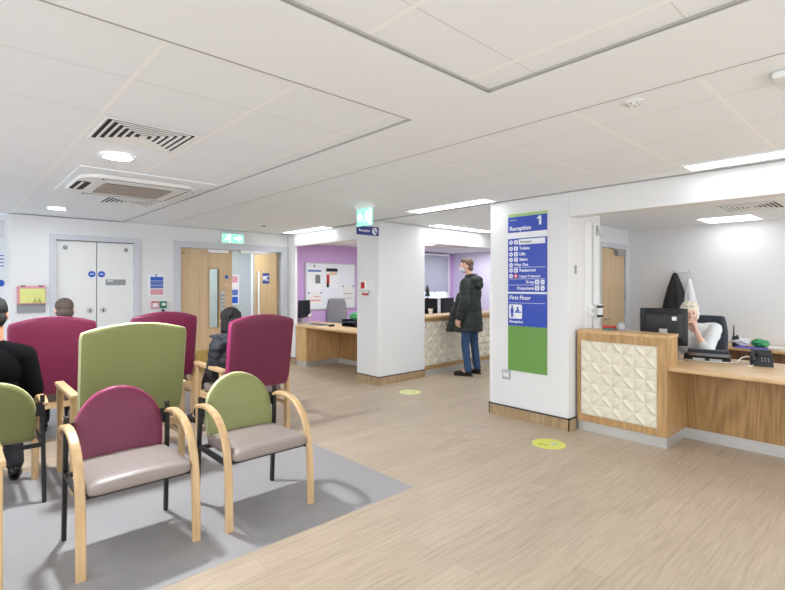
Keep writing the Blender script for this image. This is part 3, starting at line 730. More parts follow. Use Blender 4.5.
def back_part(kind, y0, th, rake, curve, z0, h=0.328):
    """upholstered back: rounded slab; returns (panel, edge band)"""
    out = back_outline(kind, h)
    cx, cz = 0.0, sum(p[1] for p in out) / len(out)
    def shape(p): p.y += y0 + (p.z - z0) * rake - curve * (p.x / 0.3) ** 2; return p
    def ins(d): return [(cx + (u - cx) * (1 - d / 0.30), cz + (v - cz) * (1 - d / 0.30)) for u, v in out]
    panel = MB()
    prof = [(0.055, -th / 2 - 0.006), (0.02, -th / 2 - 0.002), (0.006, -th / 2 + 0.006)]
    for sgn in (1, -1):
        panel.rings([[shape(Vector((u, sgn * y, v))) for u, v in ins(d)] for d, y in prof], cap=False)
        R = [shape(Vector((u, sgn * prof[0][1], v))) for u, v in ins(prof[0][0])]
        c = shape(Vector((cx, sgn * (prof[0][1] - 0.006), cz)))
        bm = panel.bm; vs = [bm.verts.new(p) for p in R]; mid = [bm.verts.new(p.lerp(c, 0.5)) for p in R]; vc = bm.verts.new(c); n = len(vs)
        for i in range(n):
            bm.faces.new((vs[i], vs[(i + 1) % n], mid[(i + 1) % n], mid[i])); bm.faces.new((mid[i], mid[(i + 1) % n], vc))
    bmesh.ops.remove_doubles(panel.bm, verts=panel.bm.verts[:], dist=1e-5)
    edge = MB()
    edge.rings([[shape(Vector((u, y, v))) for u, v in ins(d)] for d, y in ((0.006, -th / 2 + 0.006), (0, -th / 2 + 0.014), (-0.002, 0), (0, th / 2 - 0.014), (0.006, th / 2 - 0.006))], cap=False)
    return panel, edge

def low_chair(colour, edgecol, label, loc, rz):
    t = thing('waiting_armchair', label, 'chair', loc, rz, 'low waiting chairs with curved arms')
    p, e = back_part('low', 0.20, 0.05, 0.20, 0.02, 0.42)
    p.build('backrest', colour, t, True); e.build('back_edge', edgecol, t, True)
    def sf(x, y, z):
        q = (0.2 - y) / 0.46
        z += 0.012 * (1 - (x / 0.25) ** 2) * (z > 0.43) - 0.012 * max(0, q - 0.7) * 2
        return (x * (1 + 0.04 * q), y, z + 0.008)
    rbox(-0.25, 0.25, -0.275, 0.19, 0.397, 0.463, 0.031, 10, sf).build('seat', 'taupe', t, True)
    for s in (-1, 1):
        pts = [(0.235, 0.655), (0.19, 0.672), (0.10, 0.683), (0.02, 0.678), (-0.06, 0.655), (-0.13, 0.612), (-0.185, 0.55), (-0.222, 0.47), (-0.243, 0.37), (-0.252, 0.25), (-0.257, 0.1), (-0.26, 0.0)]
        MB().tube(MB.spline([(s * 0.285, y, z) for y, z in pts], 4), None, flat=(0.046, 0.027), up=(1, 0, 0)).build('arm', 'beech', t, True, 35)
        MB().tube([(s * 0.275, 0.215, 0.72), (s * 0.277, 0.225, 0.5), (s * 0.28, 0.262, 0.0)], None, flat=(0.024, 0.036), up=(1, 0, 0)).build('rear_leg', 'blackmetal', t)
        MB().box(s * 0.277 - 0.01, s * 0.277 + 0.01, -0.235, 0.22, 0.375, 0.405).build('side_rail', 'blackmetal', t)
        b = MB().box(min(s * 0.19, s * 0.275), max(s * 0.19, s * 0.275), 0.232, 0.245, 0.585, 0.675).build('bracket', 'blackmetal', t)
        for z in (0.61, 0.65): MB().disc((s * 0.225, 0.245, z), 0.008, (0, 1, 0), 0.005, 10).build('bolt', 'chrome', b)
    for y in (0.2175, -0.178): MB().box(-0.275, 0.275, y - 0.0125, y + 0.0125, 0.37, 0.395).build('cross_rail', 'blackmetal', t)
    return t

def tall_chair(colour, edgecol, label, loc, rz, w=0.0):
    t = thing('high_back_armchair', label, 'chair', loc, rz, 'tall wooden armed waiting chairs')
    p, e = back_part('tall', 0.315, 0.075, 0.16, 0.0, 0.50, 0.320 + w)
    p.build('backrest', colour, t, True, 40); e.build('back_edge', edgecol, t, True)
    def sf(x, y, z): return (x, y, z + 0.02 * (1 - (x / 0.3) ** 2) * (z > 0.44) - 0.015 * max(0, -y - 0.1) * 2)
    rbox(-0.29 - w, 0.29 + w, -0.30, 0.26, 0.40, 0.50, 0.035, 8, sf).build('seat', 'taupe', t, True)
    for s in (-1, 1):
        for y, n in ((0.285, 'rear_leg'), (-0.285, 'front_leg')):
            MB().box(s * (0.335 + w) - 0.021, s * (0.335 + w) + 0.021, y - 0.027, y + 0.027, 0, 0.672, 0.004).build(n, 'beech', t)
        MB().box(s * (0.335 + w) - 0.031, s * (0.335 + w) + 0.031, -0.335, 0.325, 0.672, 0.706, 0.008).build('arm', 'beechh', t)
        MB().box(s * (0.335 + w) - 0.012, s * (0.335 + w) + 0.012, -0.26, 0.26, 0.27, 0.31, 0.003).build('stretcher', 'beechh', t)
        MB().box(s * (0.32 + w) - 0.012, s * (0.32 + w) + 0.012, -0.26, 0.26, 0.36, 0.42, 0.003).build('side_rail', 'beechh', t)
    for y in (0.27, -0.275): MB().box(-0.32 - w, 0.32 + w, y - 0.013, y + 0.013, 0.36, 0.42, 0.003).build('cross_rail', 'beech', t)
    for x in (-0.2, 0.2): MB().tube([(x, 0.20, 0.40), (x, 0.315, 0.52), (x, 0.345, 0.7)], None, flat=(0.035, 0.012), up=(1, 0, 0)).build('back_bracket', 'blackmetal', t)
    return t

FZ = 0.0012
A = low_chair('maroon', 'pink', 'low maroon backed armchair facing the camera before the tall green chair', (0.772, 3.09, FZ), 0)
low_chair('green', 'piping', 'low lime green armchair facing the camera before the tall maroon chair', (1.522, 3.05, FZ), 0)
low_chair('green', 'piping', 'low green chair seen from behind under the man in black jumper', (0.20, 4.29, FZ), PI)
C = tall_chair('green', 'piping', 'tall lime green high back chair seen from behind in the middle', (1.02, 4.325, FZ), PI, 0.032)
D = tall_chair('maroon', 'pink', 'tall maroon high back chair the woman in black puffer sits in', (2.18, 4.60, FZ), PI)
copy_tree(D, (-0.178, 3.05, FZ), 0, 'tall chair cut by the left edge with only a beech arm and leg in view')
copy_tree(D, (0.685, 5.58, 0), PI, 'tall maroon high back chair with a short haired man sitting in it')
copy_tree(D, (1.66, 5.72, 0), PI, 'empty tall maroon high back chair behind the tall green one')

# ------------------------------------------------------------------ right hand reception counter
def petal_panel(mb, o, du, dv, nu, nv, out, size, dep=0.016, k=8):
    """cast tiles, each with a raised leaf on alternating diagonals, over the rectangle o + du, dv"""
    o, du, dv, out = Vector(o), Vector(du), Vector(dv), Vector(out)
    W, H = du.length, dv.length; U, V = du / W, dv / H; NU, NV = round(W / size), round(H / size)
    def h(a, b):
        i, j = min(NU - 1, int(a + 1e-6)), min(NV - 1, int(b + 1e-6)); u, v = a - i, b - j
        if (i + j) % 2: u = 1 - u
        s = (u + v) / 2; d = abs(u - v) / 2
        w = 0.17 * math.sin(PI * min(1, max(0, s))) + 1e-4
        leaf = max(0.0, w - d) / 0.17 if 0 < s < 1 else 0
        rim = min(u, 1 - u, v, 1 - v); fold = 0.16 * max(0, 1 - abs(1 - u - v) / 0.5) * min(1, abs(u - v) / 0.4)
        return dep * (0.8 * max(leaf, fold) + 0.2 * min(1, rim / 0.07))
    n, m = NU * k, NV * k
    mb.surf(lambda p, q: o + U * (p * W) + V * (q * H) + out * h(p * NU, q * NV), n, m)
    return mb
t = thing('reception_counter', 'oak reception counter with cream petal panel beside the sign pillar', 'counter', (4.76, 1.53, 0))
L = 0.842                                          # local: x inwards, y from near end to the pillar
MB().box(0.0, 0.255, 0.0, L, 0.10, 0.99).box(0.255, 0.49, 0.0, L, 0.10, 0.698).build('cabinet', 'oak', t)
MB().box(-0.018, 0.265, -0.006, L, 0.99, 1.02, 0.004).build('high_top', 'oakpale', t)
f = MB().box(-0.016, 0.0, 0, L, 0.10, 0.165).box(-0.016, 0.0, 0, L, 0.915, 0.99).box(-0.016, 0.0, 0, 0.085, 0.165, 0.915).box(-0.016, 0.0, L - 0.03, L, 0.165, 0.915)
f.build('panel_frame', 'oak', t)
petal_panel(MB(), (-0.001, L - 0.031, 0.166), (0, -(L - 0.117), 0), (0, 0, 0.748), 0, 0, (-1, 0, 0), 0.1067, 0.024, 14).build('petal_panel', 'cream', t, True, 55)
MB().box(0.003, 0.485, 0.012, L - 0.002, 0, 0.10).build('plinth', 'metal', t)
f = MB()
f = MB().box(0.005, 1.0, -3.2, 0.02, 0.70, 0.737, 0.008).box(0.257, 1.0, 0.0, L, 0.70, 0.737, 0.004)
f.build('worktop', 'oaktop', t, True, 40)
MB().box(0.49, 0.51, -3.2, 0.0, 0.10, 0.70).build('knee_panel', 'oakdark', t)
MB().box(0.485, 0.505, -3.2, 0.012, 0, 0.10).build('kick_strip', 'metal', t)
for y in (-1.6, 0.84): MB().box(0.515, 0.98, y - 0.01, y + 0.01, 0, 0.70).build('support_panel', 'oak', t)

WT = 0.737
t = thing('computer_monitor', 'black monitor seen from behind on the right hand counter', 'monitor', (5.44, 1.79, WT), math.radians(14)); t.scale = (0.92, 0.92, 0.97)
rbox(-0.024, 0.0, -0.235, 0.235, 0.125, 0.515, 0.01, 6).build('bezel', 'blackplastic', t, True)
MB().box(0.0, 0.003, -0.222, 0.222, 0.15, 0.5).build('screen', 'screen', t)
rbox(-0.06, -0.018, -0.19, 0.19, 0.17, 0.48, 0.02, 6).build('rear_housing', 'blackplastic', t, True)
f = MB()
for k in range(9): f.box(-0.063, -0.058, -0.09 + 0.02 * k, -0.08 + 0.02 * k, 0.44, 0.46)
f.build('vent_slots', 'slot', t)
MB().tube([(-0.06, 0.06 * math.cos(q * PI / 10), 0.27 + 0.06 * math.sin(q * PI / 10)) for q in range(11)], 0.008, 8).build('cable_arch', 'darkplastic', t)
MB().box(-0.063, -0.058, -0.13, -0.085, 0.39, 0.43).build('white_sticker', 'signwhite', t)
MB().tube([(-0.055, 0, 0.02), (-0.06, 0, 0.3)], None, flat=(0.08, 0.025), up=(0, 1, 0)).build('stand_neck', 'silver', t)
rbox(-0.15, 0.06, -0.11, 0.11, 0, 0.02, 0.008, 4).build('stand_base', 'blackplastic', t, True)
t = thing('printer_tray', 'low black tray printer with white labels before the receptionist', 'printer', (5.48, 1.41, WT), math.radians(8))
rbox(-0.09, 0.11, -0.19, 0.19, 0, 0.06, 0.012, 5).build('body', 'blackplastic', t, True)
MB().box(-0.12, -0.02, -0.18, 0.18, 0.055, 0.078, 0.004, mtx=Matrix.Rotation(math.radians(-10), 4, 'Y')).build('front_flap', 'screen', t)
MB().box(0.02, 0.09, -0.17, 0.17, 0.058, 0.10, 0.006).build('paper_rest', 'darkplastic', t)
for y in (-0.08, 0.06): MB().box(-0.0935, -0.089, y - 0.05, y + 0.05, 0.008, 0.04).build('white_label', 'signwhite', t)
t = thing('desk_telephone', 'black desk telephone with handset on the right hand counter', 'telephone', (5.50, 0.985, WT), math.radians(12)); t.scale = (0.85, 0.85, 0.85)
f = MB(); f.prism([(-0.1, 0), (0.1, 0), (0.1, 0.10), (0.06, 0.11), (-0.1, 0.025)], 'y', -0.1, 0.1, 0.005); f.build('base', 'darkplastic', t)
f = MB().tube([(-0.05, 0.075, 0.075), (0.0, 0.075, 0.115), (0.06, 0.075, 0.135)], [0.018, 0.015, 0.018], 12).ell((-0.055, 0.075, 0.065), (0.026, 0.024, 0.02)).ell((0.075, 0.075, 0.125), (0.026, 0.024, 0.02)); f.build('handset', 'darkplastic', t, True)
MB().box(0.02, 0.085, -0.085, 0.03, 0.1, 0.145, 0.004, mtx=Matrix.Rotation(math.radians(6), 4, 'Y')).build('display', 'blackplastic', t)
f = MB()
for i in range(4):
    for j in range(3): f.box(-0.07 + 0.022 * i, -0.055 + 0.022 * i, -0.07 + 0.028 * j, -0.052 + 0.028 * j, 0.045 + 0.0118 * i, 0.054 + 0.0118 * i)
f.build('keypad', 'ink', t)
MB().box(0.08, 0.12, -0.09, 0.09, 0.0, 0.16, 0.004).build('foot', 'darkplastic', t)
def cord(name, pts, r, m, label, cat='cable'):
    P = [Vector(p) for p in pts]; out = []
    for i in range(len(P) - 1):
        p0, p1, p2, p3 = P[max(i - 1, 0)], P[i], P[i + 1], P[min(i + 2, len(P) - 1)]
        for k in range(8):
            q = k / 8; out.append(0.5 * ((2 * p1) + (p2 - p0) * q + (2 * p0 - 5 * p1 + 4 * p2 - p3) * q * q + (3 * p1 - p0 - 3 * p2 + p3) * q ** 3))
    out.append(P[-1]); return tag(MB().tube(out, r, 8).build(name, m, None, True), label, cat)
z = WT + 0.006
cord('cable', [(5.35, 1.86, z), (5.31, 1.74, z + 0.02), (5.42, 1.64, z), (5.36, 1.55, z), (5.35, 1.42, z), (5.39, 1.25, z), (5.50, 1.19, z)], 0.006, 'cable', 'white cable lying in front of the black tray printer')
cord('cable', [(5.55, 1.20, z), (5.42, 1.17, z), (5.46, 1.12, z + 0.055), (5.50, 1.07, z + 0.06), (5.41, 1.03, z), (5.36, 1.06, z)], 0.006, 'cable', 'white cable looping beside the desk telephone')
t = thing('counter_bell', 'small grey round speaker disc on the high counter top', 'speaker', (4.93, 2.00, 1.02))
MB().cyl((0, 0, 0), (0, 0, 0.012), 0.035, n=24).build('foot', 'greyplastic', t, True, 40)
MB().tube([(-0.012, 0, 0.045), (0.012, 0, 0.045)], 0.042, 24).build('disc', 'greyplastic', t, True, 40)
MB().tube([(-0.014, 0, 0.045), (-0.012, 0, 0.045)], 0.03, 24).build('grille', 'silver', t)
t = thing('stapler', 'red and teal stapler on the high counter top', 'stapler', (4.95, 2.13, 1.02), math.radians(-60))
MB().box(-0.07, 0.07, -0.018, 0.018, 0, 0.014, 0.004).build('base', 'teal', t)
MB().box(-0.075, 0.06, -0.016, 0.016, 0.02, 0.042, 0.008).box(0.035, 0.055, -0.012, 0.012, 0.01, 0.03).build('arm', 'red', t)

# fittings on the white jamb left of the counter opening
t = thing('shutter_guide', 'white shutter guide channel on the jamb beside the counter', 'shutter guide', (5.1, 2.4, 0.99))
MB().box(-0.16, -0.02, -0.022, 0, 0, 1.15, 0.002).build('channel_plate', 'white', t)
MB().box(-0.02, 0.02, -0.008, 0, 0, 1.15).build('channel_groove', 'silver', t)
MB().box(0.02, 0.12, -0.03, 0, 0, 1.15, 0.002).build('guide_post', 'white', t)
t = thing('tape_dispenser', 'small white holder with two black bands on the jamb', 'holder', (5.17, 2.37, 1.12))
MB().box(-0.05, 0.03, -0.06, 0, 0.0, 0.15, 0.006).build('case', 'white', t)
for q in (0.01, 0.11): MB().box(-0.052, 0.032, -0.063, -0.03, q, q + 0.025).build('black_band', 'blackplastic', t)
t = thing('jamb_switch', 'small white switch box on the jamb beside the shutter guide', 'switch', (5.02, 2.378, 1.2))
MB().box(-0.05, 0.05, -0.035, 0, -0.05, 0.05, 0.004).build('box', 'white', t)
MB().box(-0.02, 0.02, -0.04, -0.035, -0.02, 0.02).build('rocker', 'silver', t)
t = thing('coat_hook', 'small chrome hook high on the white jamb', 'hook', (5.18, 2.37, 1.98))
MB().box(-0.02, 0.02, -0.008, 0, 0.03, 0.14, 0.002).build('plate', 'alu', t)
MB().tube([(0, -0.008, 0.11), (0, -0.03, 0.06), (0, -0.035, 0.02), (0, -0.05, 0.01), (0, -0.065, 0.03)], 0.006, 8).build('hook', 'chrome', t, True)
t = thing('jamb_latch', 'small grey latch plate on the edge of the sign pillar', 'latch', (4.76, 2.4, 1.63))
MB().box(-0.02, 0.02, -0.006, 0, -0.04, 0.05, 0.002).build('plate', 'greyplastic', t)
MB().disc((0, -0.006, 0), 0.01, (0, -1, 0), 0.006, 14).build('knob', 'alu', t)

# office door
t = thing('door_3', 'maple office door with closer at the back of the right reception', 'door', (7.06, 3.0, 0)); t['kind'] = 'structure'
f = MB().box(-0.50, -0.42, -0.03, 0, 0, 2.07).box(0.38, 0.46, -0.03, 0, 0, 2.07).box(-0.42, 0.38, -0.03, 0, 2.0, 2.07)
f.build('frame', 'frame', t)
lf = MB().box(-0.415, 0.37, -0.016, -0.002, 0.008, 1.995).build('door_leaf', 'doorwood', t)
MB().box(0.02, 0.30, -0.07, -0.016, 1.90, 1.965, 0.005).build('door_closer', 'greyplastic', lf)
MB().tube([(0.05, -0.05, 1.97), (-0.15, -0.03, 2.01)], 0.01).build('closer_arm', 'alu', lf)
for z in (0.4, 1.25, 1.75): MB().cyl((0.376, -0.025, z), (0.376, -0.025, z + 0.11), 0.008, n=10).build('hinge', 'alu', lf)
MB().tube([(-0.33, -0.016, 1.0), (-0.33, -0.065, 1.0), (-0.22, -0.065, 1.0)], 0.009, 10).build('lever_handle', 'chrome', lf, True)
# rear desk with clutter
t = thing('rear_desk', 'wooden desk along the back wall of the right reception', 'desk', (7.31, 0.6, 0))
MB().box(-0.32, 0.32, -1.6, 1.12, 0.685, 0.715, 0.004).build('desktop', 'oakpale', t)
MB().box(-0.29, -0.27, -1.55, 1.08, 0.2, 0.685).build('modesty_panel', 'browndesk', t)
for y in (-1.57, 1.09): MB().box(-0.30, 0.30, y - 0.015, y + 0.015, 0, 0.685).build('end_panel', 'browndesk', t)
DT = 0.715
t = thing('two_way_radio', 'black handheld radio with stub aerial on the rear desk', 'radio', (7.14, 1.535, DT), 0.3)
rbox(-0.02, 0.02, -0.035, 0.035, 0, 0.13, 0.01, 5).build('body', 'blackplastic', t, True)
MB().tube([(0, 0.018, 0.12), (0, 0.018, 0.26)], [0.009, 0.006], 10).build('aerial', 'blackplastic', t, True)
MB().cyl((0, -0.015, 0.125), (0, -0.015, 0.145), 0.01, n=12).build('volume_knob', 'darkplastic', t)
MB().box(-0.024, -0.019, -0.02, 0.02, 0.03, 0.07).build('speaker_grille', 'darkplastic', t)
def bag(name, c, r, m, label, seed):
    mb = MB(); b = mb.bm; bmesh.ops.create_icosphere(b, subdivisions=4, radius=1)
    for v in b.verts:
        n = noise.noise(v.co * 2.2 + Vector((seed, 0, 0))) * 0.30 + abs(noise.noise(v.co * 5 + Vector((0, seed, 0)))) * 0.16
        p = v.co * (1 + n); v.co = Vector((p.x * r[0], p.y * r[1], max(-0.98 * r[2], p.z * r[2]) + r[2] * 0.98))
    o = mb.build(name, m, None, True); o.location = c; return tag(o, label, 'bag')
bag('plastic_bag', (7.12, 1.49, DT), (0.08, 0.10, 0.05), 'whitebag', 'crumpled white bag beside the handheld radio', 1.3)
bag('plastic_bag', (7.14, 1.30, DT), (0.08, 0.085, 0.048), 'greenbag', 'crumpled green bag on the rear desk', 4.1)
o = MB().box(-0.11, 0.11, -0.16, 0.16, 0, 0.012, 0.002).build('document_folder', 'folder'); o.location = (7.13, 1.16, DT - 0.0); o.location.x = 7.12
tag(o, 'violet folder lying under the green bag on the rear desk', 'folder'); o.location = (7.12, 1.36, DT)
for ob in bpy.data.objects:
    if ob.name in ('plastic_bag', 'plastic_bag.001'): ob.location.z += 0.012; 
    if ob.name.startswith('plastic_bag'): ob.location.x += 0.06
t = thing('paper_stack', 'stack of white and peach papers at the right end of the rear desk', 'papers', (7.16, 1.06, DT), 0.15)
for k, m in enumerate(('paper', 'peach', 'paper', 'paper')):
    MB().box(-0.105, 0.105, -0.15, 0.15, 0.008 * k, 0.008 * k + 0.007, mtx=Matrix.Rotation(0.08 * (k % 3 - 1), 4, 'Z')).build('sheet', m, t)
t = thing('blue_box', 'small blue box at the right edge of the rear desk', 'box', (7.14, 0.76, DT))
MB().box(-0.06, 0.06, -0.06, 0.06, 0, 0.09, 0.003).build('carton', 'signblue', t); MB().box(-0.063, 0.063, -0.063, 0.063, 0.07, 0.095, 0.003).build('lid', 'navy', t)

# hung coats on the back wall
def hung(name, c, top, w, d, h, m, label, seed):
    mb = MB(); secs = []; n = 36
    for i in range(22):
        q = i / 21; z = top - q * h; s = min(1, (0.10 + 1.1 * q ** 0.75)) * (1 - 0.12 * max(0, q - 0.85))
        ring = []
        for k in range(n):
            a = 2 * PI * k / n
            fold = 1 + 0.10 * math.sin(5 * a + seed + 2 * q) * min(1, 2 * q) + 0.05 * math.sin(9 * a + seed * 2)
            ring.append(Vector((c[0] - d * 0.62 + d * 0.55 * (0.35 + 0.65 * s) * math.cos(a) * fold * 0.9, c[1] + w * 0.5 * s * math.sin(a) * fold, z)))
        secs.append(ring)
    o = mb.rings(secs).build(name, m, None, True); return tag(o, label, 'coat')
k = thing('coat_hook_rail', 'small hook on the back wall holding the jackets', 'hook', (7.64, 2.34, 1.66))
MB().box(-0.012, 0, -0.2, 0.05, -0.012, 0.012).build('rail', 'white', k)
for y in (-0.17, 0.02): MB().tube([(-0.012, y, 0.01), (-0.05, y, 0.0), (-0.06, y, 0.02)], 0.006, 8).build('hook', 'chrome', k, True)
hung('hanging_jacket', (7.62, 2.32), 1.645, 0.31, 0.20, 0.62, 'jacketblack', 'black jacket hanging on the reception back wall', 0.4)
hung('hanging_coat', (7.62, 2.15), 1.56, 0.22, 0.14, 0.66, 'jacketwhite', 'white coat hanging beside the black jacket on the back wall', 1.7)

# ------------------------------------------------------------------ office chairs
def office_chair(name, label, loc, rz, cloth, back_top, hw=0.22):
    """faces +Y"""
    t = thing(name, label, 'office chair', loc, rz)
    hb = back_top
    def bf(x, y, z):
        q = (z - 0.55) / (hb - 0.55); return (x * (0.92 + 0.16 * math.sin(PI * min(1, max(0, q)))) * (1 - 0.25 * max(0, q - 0.7)), y - 0.03 * q - 0.02 * math.cos(x * 5), z)
    rbox(-hw, hw, -0.28, -0.21, 0.55, hb, 0.033, 9, bf).build('backrest', cloth, t, True)
    rbox(-0.24, 0.24, -0.22, 0.25, 0.43, 0.51, 0.035, 8).build('seat', cloth, t, True)
    MB().tube([(0, -0.05, 0.42), (0, -0.27, 0.43), (0, -0.315, 0.6), (0, -0.31, 0.75)], None, flat=(0.07, 0.02), up=(1, 0, 0)).build('back_bar', 'blackplastic', t)
    MB().cyl((0, 0, 0.1), (0, 0, 0.43), 0.028, n=16).build('gas_lift', 'blackplastic', t)
    b = MB()
    for k in range(5):
        a = 2 * PI * k / 5; b.tube([(0, 0, 0.11), (0.28 * math.cos(a), 0.28 * math.sin(a), 0.075)], [0.03, 0.018], 10)
    b.build('star_base', 'blackplastic', t)
    for k in range(5):
        a = 2 * PI * k / 5; MB().tube([(0.28 * math.cos(a) - 0.012, 0.28 * math.sin(a), 0.03), (0.28 * math.cos(a) + 0.012, 0.28 * math.sin(a), 0.03)], 0.03, 14).build('castor', 'blackplastic', t)
    return t
office_chair('office_chair', 'blue grey office chair the receptionist sits in', (6.36, 1.74, 0), PI / 2 - 0.25, 'chairblue', 1.115, 0.175)
office_chair('office_chair', 'grey high backed office chair in front of the whiteboard', (5.78, 8.04, 0), PI * 0.75, 'chairgrey', 1.19, 0.2)

# ------------------------------------------------------------------ desk of the lilac office
t = thing('low_desk', 'pale oak low desk of the lilac office left of the pillar', 'desk', (4.74, 6.1, 0))
MB().box(0.0, 0.72, 1.36, 1.70, 0.085, 0.70, 0.003).build('end_cabinet', 'oakpale', t)
MB().box(-0.02, 0.80, -0.2, 1.715, 0.70, 0.735, 0.006).box(0.18, 0.80, 1.715, 2.22, 0.70, 0.735).build('worktop', 'oaktop', t)
MB().box(0.72, 0.74, -0.2, 1.36, 0.085, 0.70).build('knee_panel', 'oakdark', t)
f = MB().box(0.01, 0.72, 1.37, 1.70, 0, 0.085).box(0.715, 0.735, -0.2, 1.37, 0, 0.085); f.build('kick_strip', 'metal', t)
z = 0.735
t = thing('computer_monitor', 'dark monitor at the left end of the lilac office desk', 'monitor', (5.12, 8.13, z), math.radians(-60))
rbox(-0.02, 0.02, -0.22, 0.22, 0.10, 0.44, 0.01, 5).build('bezel', 'blackplastic', t, True)
MB().box(0.02, 0.022, -0.205, 0.205, 0.12, 0.425).build('screen', 'screen', t)
MB().box(-0.035, -0.015, -0.03, 0.03, 0.01, 0.25).build('stand_neck', 'silver', t); rbox(-0.1, 0.08, -0.1, 0.1, 0, 0.015, 0.006, 4).build('stand_base', 'silver', t, True)
t = thing('keyboard', 'dark keyboard on the lilac office desk', 'keyboard', (4.98, 7.42, z), math.radians(8))
MB().box(-0.07, 0.07, -0.2, 0.2, 0, 0.02, 0.004).build('base', 'greyplastic', t)
f = MB()
for i in range(4):
    for j in range(13): f.box(-0.058 + 0.029 * i, -0.034 + 0.029 * i, -0.188 + 0.029 * j, -0.164 + 0.029 * j, 0.02, 0.027)
f.build('keys', 'darkplastic', t)
t = thing('computer_mouse', 'black computer mouse beside the keyboard', 'mouse', (5.0, 7.05, z))
rbox(-0.055, 0.055, -0.032, 0.032, 0, 0.038, 0.018, 6).build('shell', 'blackplastic', t, True); MB().box(-0.045, -0.015, -0.002, 0.002, 0.034, 0.041).build('wheel', 'ink', t)
t = thing('desk_lamp', 'small silver gooseneck lamp beside the left monitor', 'desk lamp', (5.05, 7.82, z))
MB().cyl((0, 0, 0), (0, 0, 0.012), 0.05, n=20).build('base', 'silver', t); MB().tube([(0, 0, 0.01), (0, 0.01, 0.1), (0, 0.0, 0.15)], 0.008, 8).build('neck', 'silver', t); MB().tube([(-0.03, 0, 0.14), (0.03, 0, 0.18)], [0.03, 0.022], 14).build('head', 'silver', t)
t = thing('letter_tray', 'dark grey letter tray stack at the pillar end of the low desk', 'tray', (5.32, 6.80, z))
for q in (0, 0.07):
    tr = MB().box(-0.13, 0.13, -0.2, 0.2, q, q + 0.006).box(-0.13, 0.13, 0.194, 0.2, q, q + 0.055).box(-0.13, 0.13, -0.2, -0.194, q, q + 0.055).box(0.124, 0.13, -0.2, 0.2, q, q + 0.055); tr.build('tray', 'darkplastic', t)
for x in (-0.12, 0.12):
    for y in (-0.19, 0.19): MB().box(x - 0.004, x + 0.004, y - 0.004, y + 0.004, 0.0, 0.076).build('riser', 'darkplastic', t)
bag('paper_towel_pack', (5.30, 6.72, z + 0.126), (0.09, 0.12, 0.06), 'greenbag', 'pale green pack lying on the letter tray', 2.2)
t = thing('box_file', 'white box file behind the letter tray', 'box', (5.42, 6.08, z + 0.0)); t.location = (5.44, 6.52, z)
MB().box(-0.04, 0.04, -0.05, 0.05, 0, 0.28, 0.003).build('carton', 'paper', t); MB().box(-0.042, 0.042, -0.052, 0.052, 0.22, 0.284).build('lid', 'signwhite', t)

t = thing('whiteboard', 'whiteboard with posters on the lilac wall', 'whiteboard', (5.94, 8.4, 0.98))
MB().box(-0.62, 0.62, -0.02, 0, 0, 0.93).build('board', 'whiteboard', t)
f = MB().box(-0.64, 0.64, -0.026, 0, -0.02, 0.0).box(-0.64, 0.64, -0.026, 0, 0.93, 0.95).box(-0.64, -0.62, -0.026, 0, 0, 0.93).box(0.62, 0.64, -0.026, 0, 0, 0.93); f.build('frame', 'silver', t)
def sheet(x0, x1, z0, z1, name, m, label, cat='poster', bits=()):
    s = thing(name, label, cat, (5.94, 8.38, 0.98))
    MB().box(x0, x1, -0.003, 0, z0, z1).build('sheet', m, s)
    for (a, b, c, d, mm) in bits: MB().box(a, b, -0.005, -0.003, c, d).build('printed_block', mm, s)
    return s
sheet(-0.58, -0.26, 0.34, 0.84, 'notice_sheet', 'signwhite', 'white sheet with blue heading and grey block at top left of the whiteboard', 'notice', [(-0.58, -0.26, 0.76, 0.8, 'bluesoft'), (-0.4, -0.28, 0.52, 0.7, 'ink')])
sheet(-0.13, 0.16, 0.44, 0.84, 'poster', 'signwhite', 'dark headed poster with a pink figure in the middle of the whiteboard', 'poster', [(-0.13, 0.16, 0.77, 0.84, 'blackplastic'), (-0.05, 0.14, 0.7, 0.76, 'peach'), (-0.12, -0.05, 0.53, 0.71, 'red'), (-0.12, -0.06, 0.44, 0.53, 'blackplastic')])
sheet(-0.58, -0.24, 0.12, 0.31, 'notice_sheet', 'paper', 'white sheet with faint red lines at bottom left of the whiteboard', 'notice', [(-0.44, -0.27, 0.24, 0.26, 'redsoft'), (-0.56, -0.27, 0.16, 0.19, 'redsoft')])
sheet(0.3, 0.6, 0.1, 0.46, 'notice_sheet', 'paper', 'white sheet at the bottom right of the whiteboard', 'notice', [(0.34, 0.58, 0.2, 0.21, 'ink'), (0.34, 0.58, 0.3, 0.31, 'ink')])
for i, (x, zz) in enumerate(((0.3, 0.46), (0.58, 0.46), (-0.56, 0.33), (-0.26, 0.33), (-0.42, 0.88))):
    o = MB().disc((5.94 + x, 8.374 if i < 4 else 8.38, 0.98 + zz), 0.018, (0, -1, 0), 0.008, 14).build('board_magnet', 'bluesoft' if i < 4 else 'blackplastic', None, True, 40)
    tag(o, ('blue magnet at the top left of the bottom right sheet', 'blue magnet at the top right of the bottom right sheet', 'blue magnet at the left of the faint red sheet', 'blue magnet at the right of the faint red sheet', 'black magnet at the top left of the whiteboard')[i], 'magnet', 'magnets on the whiteboard')

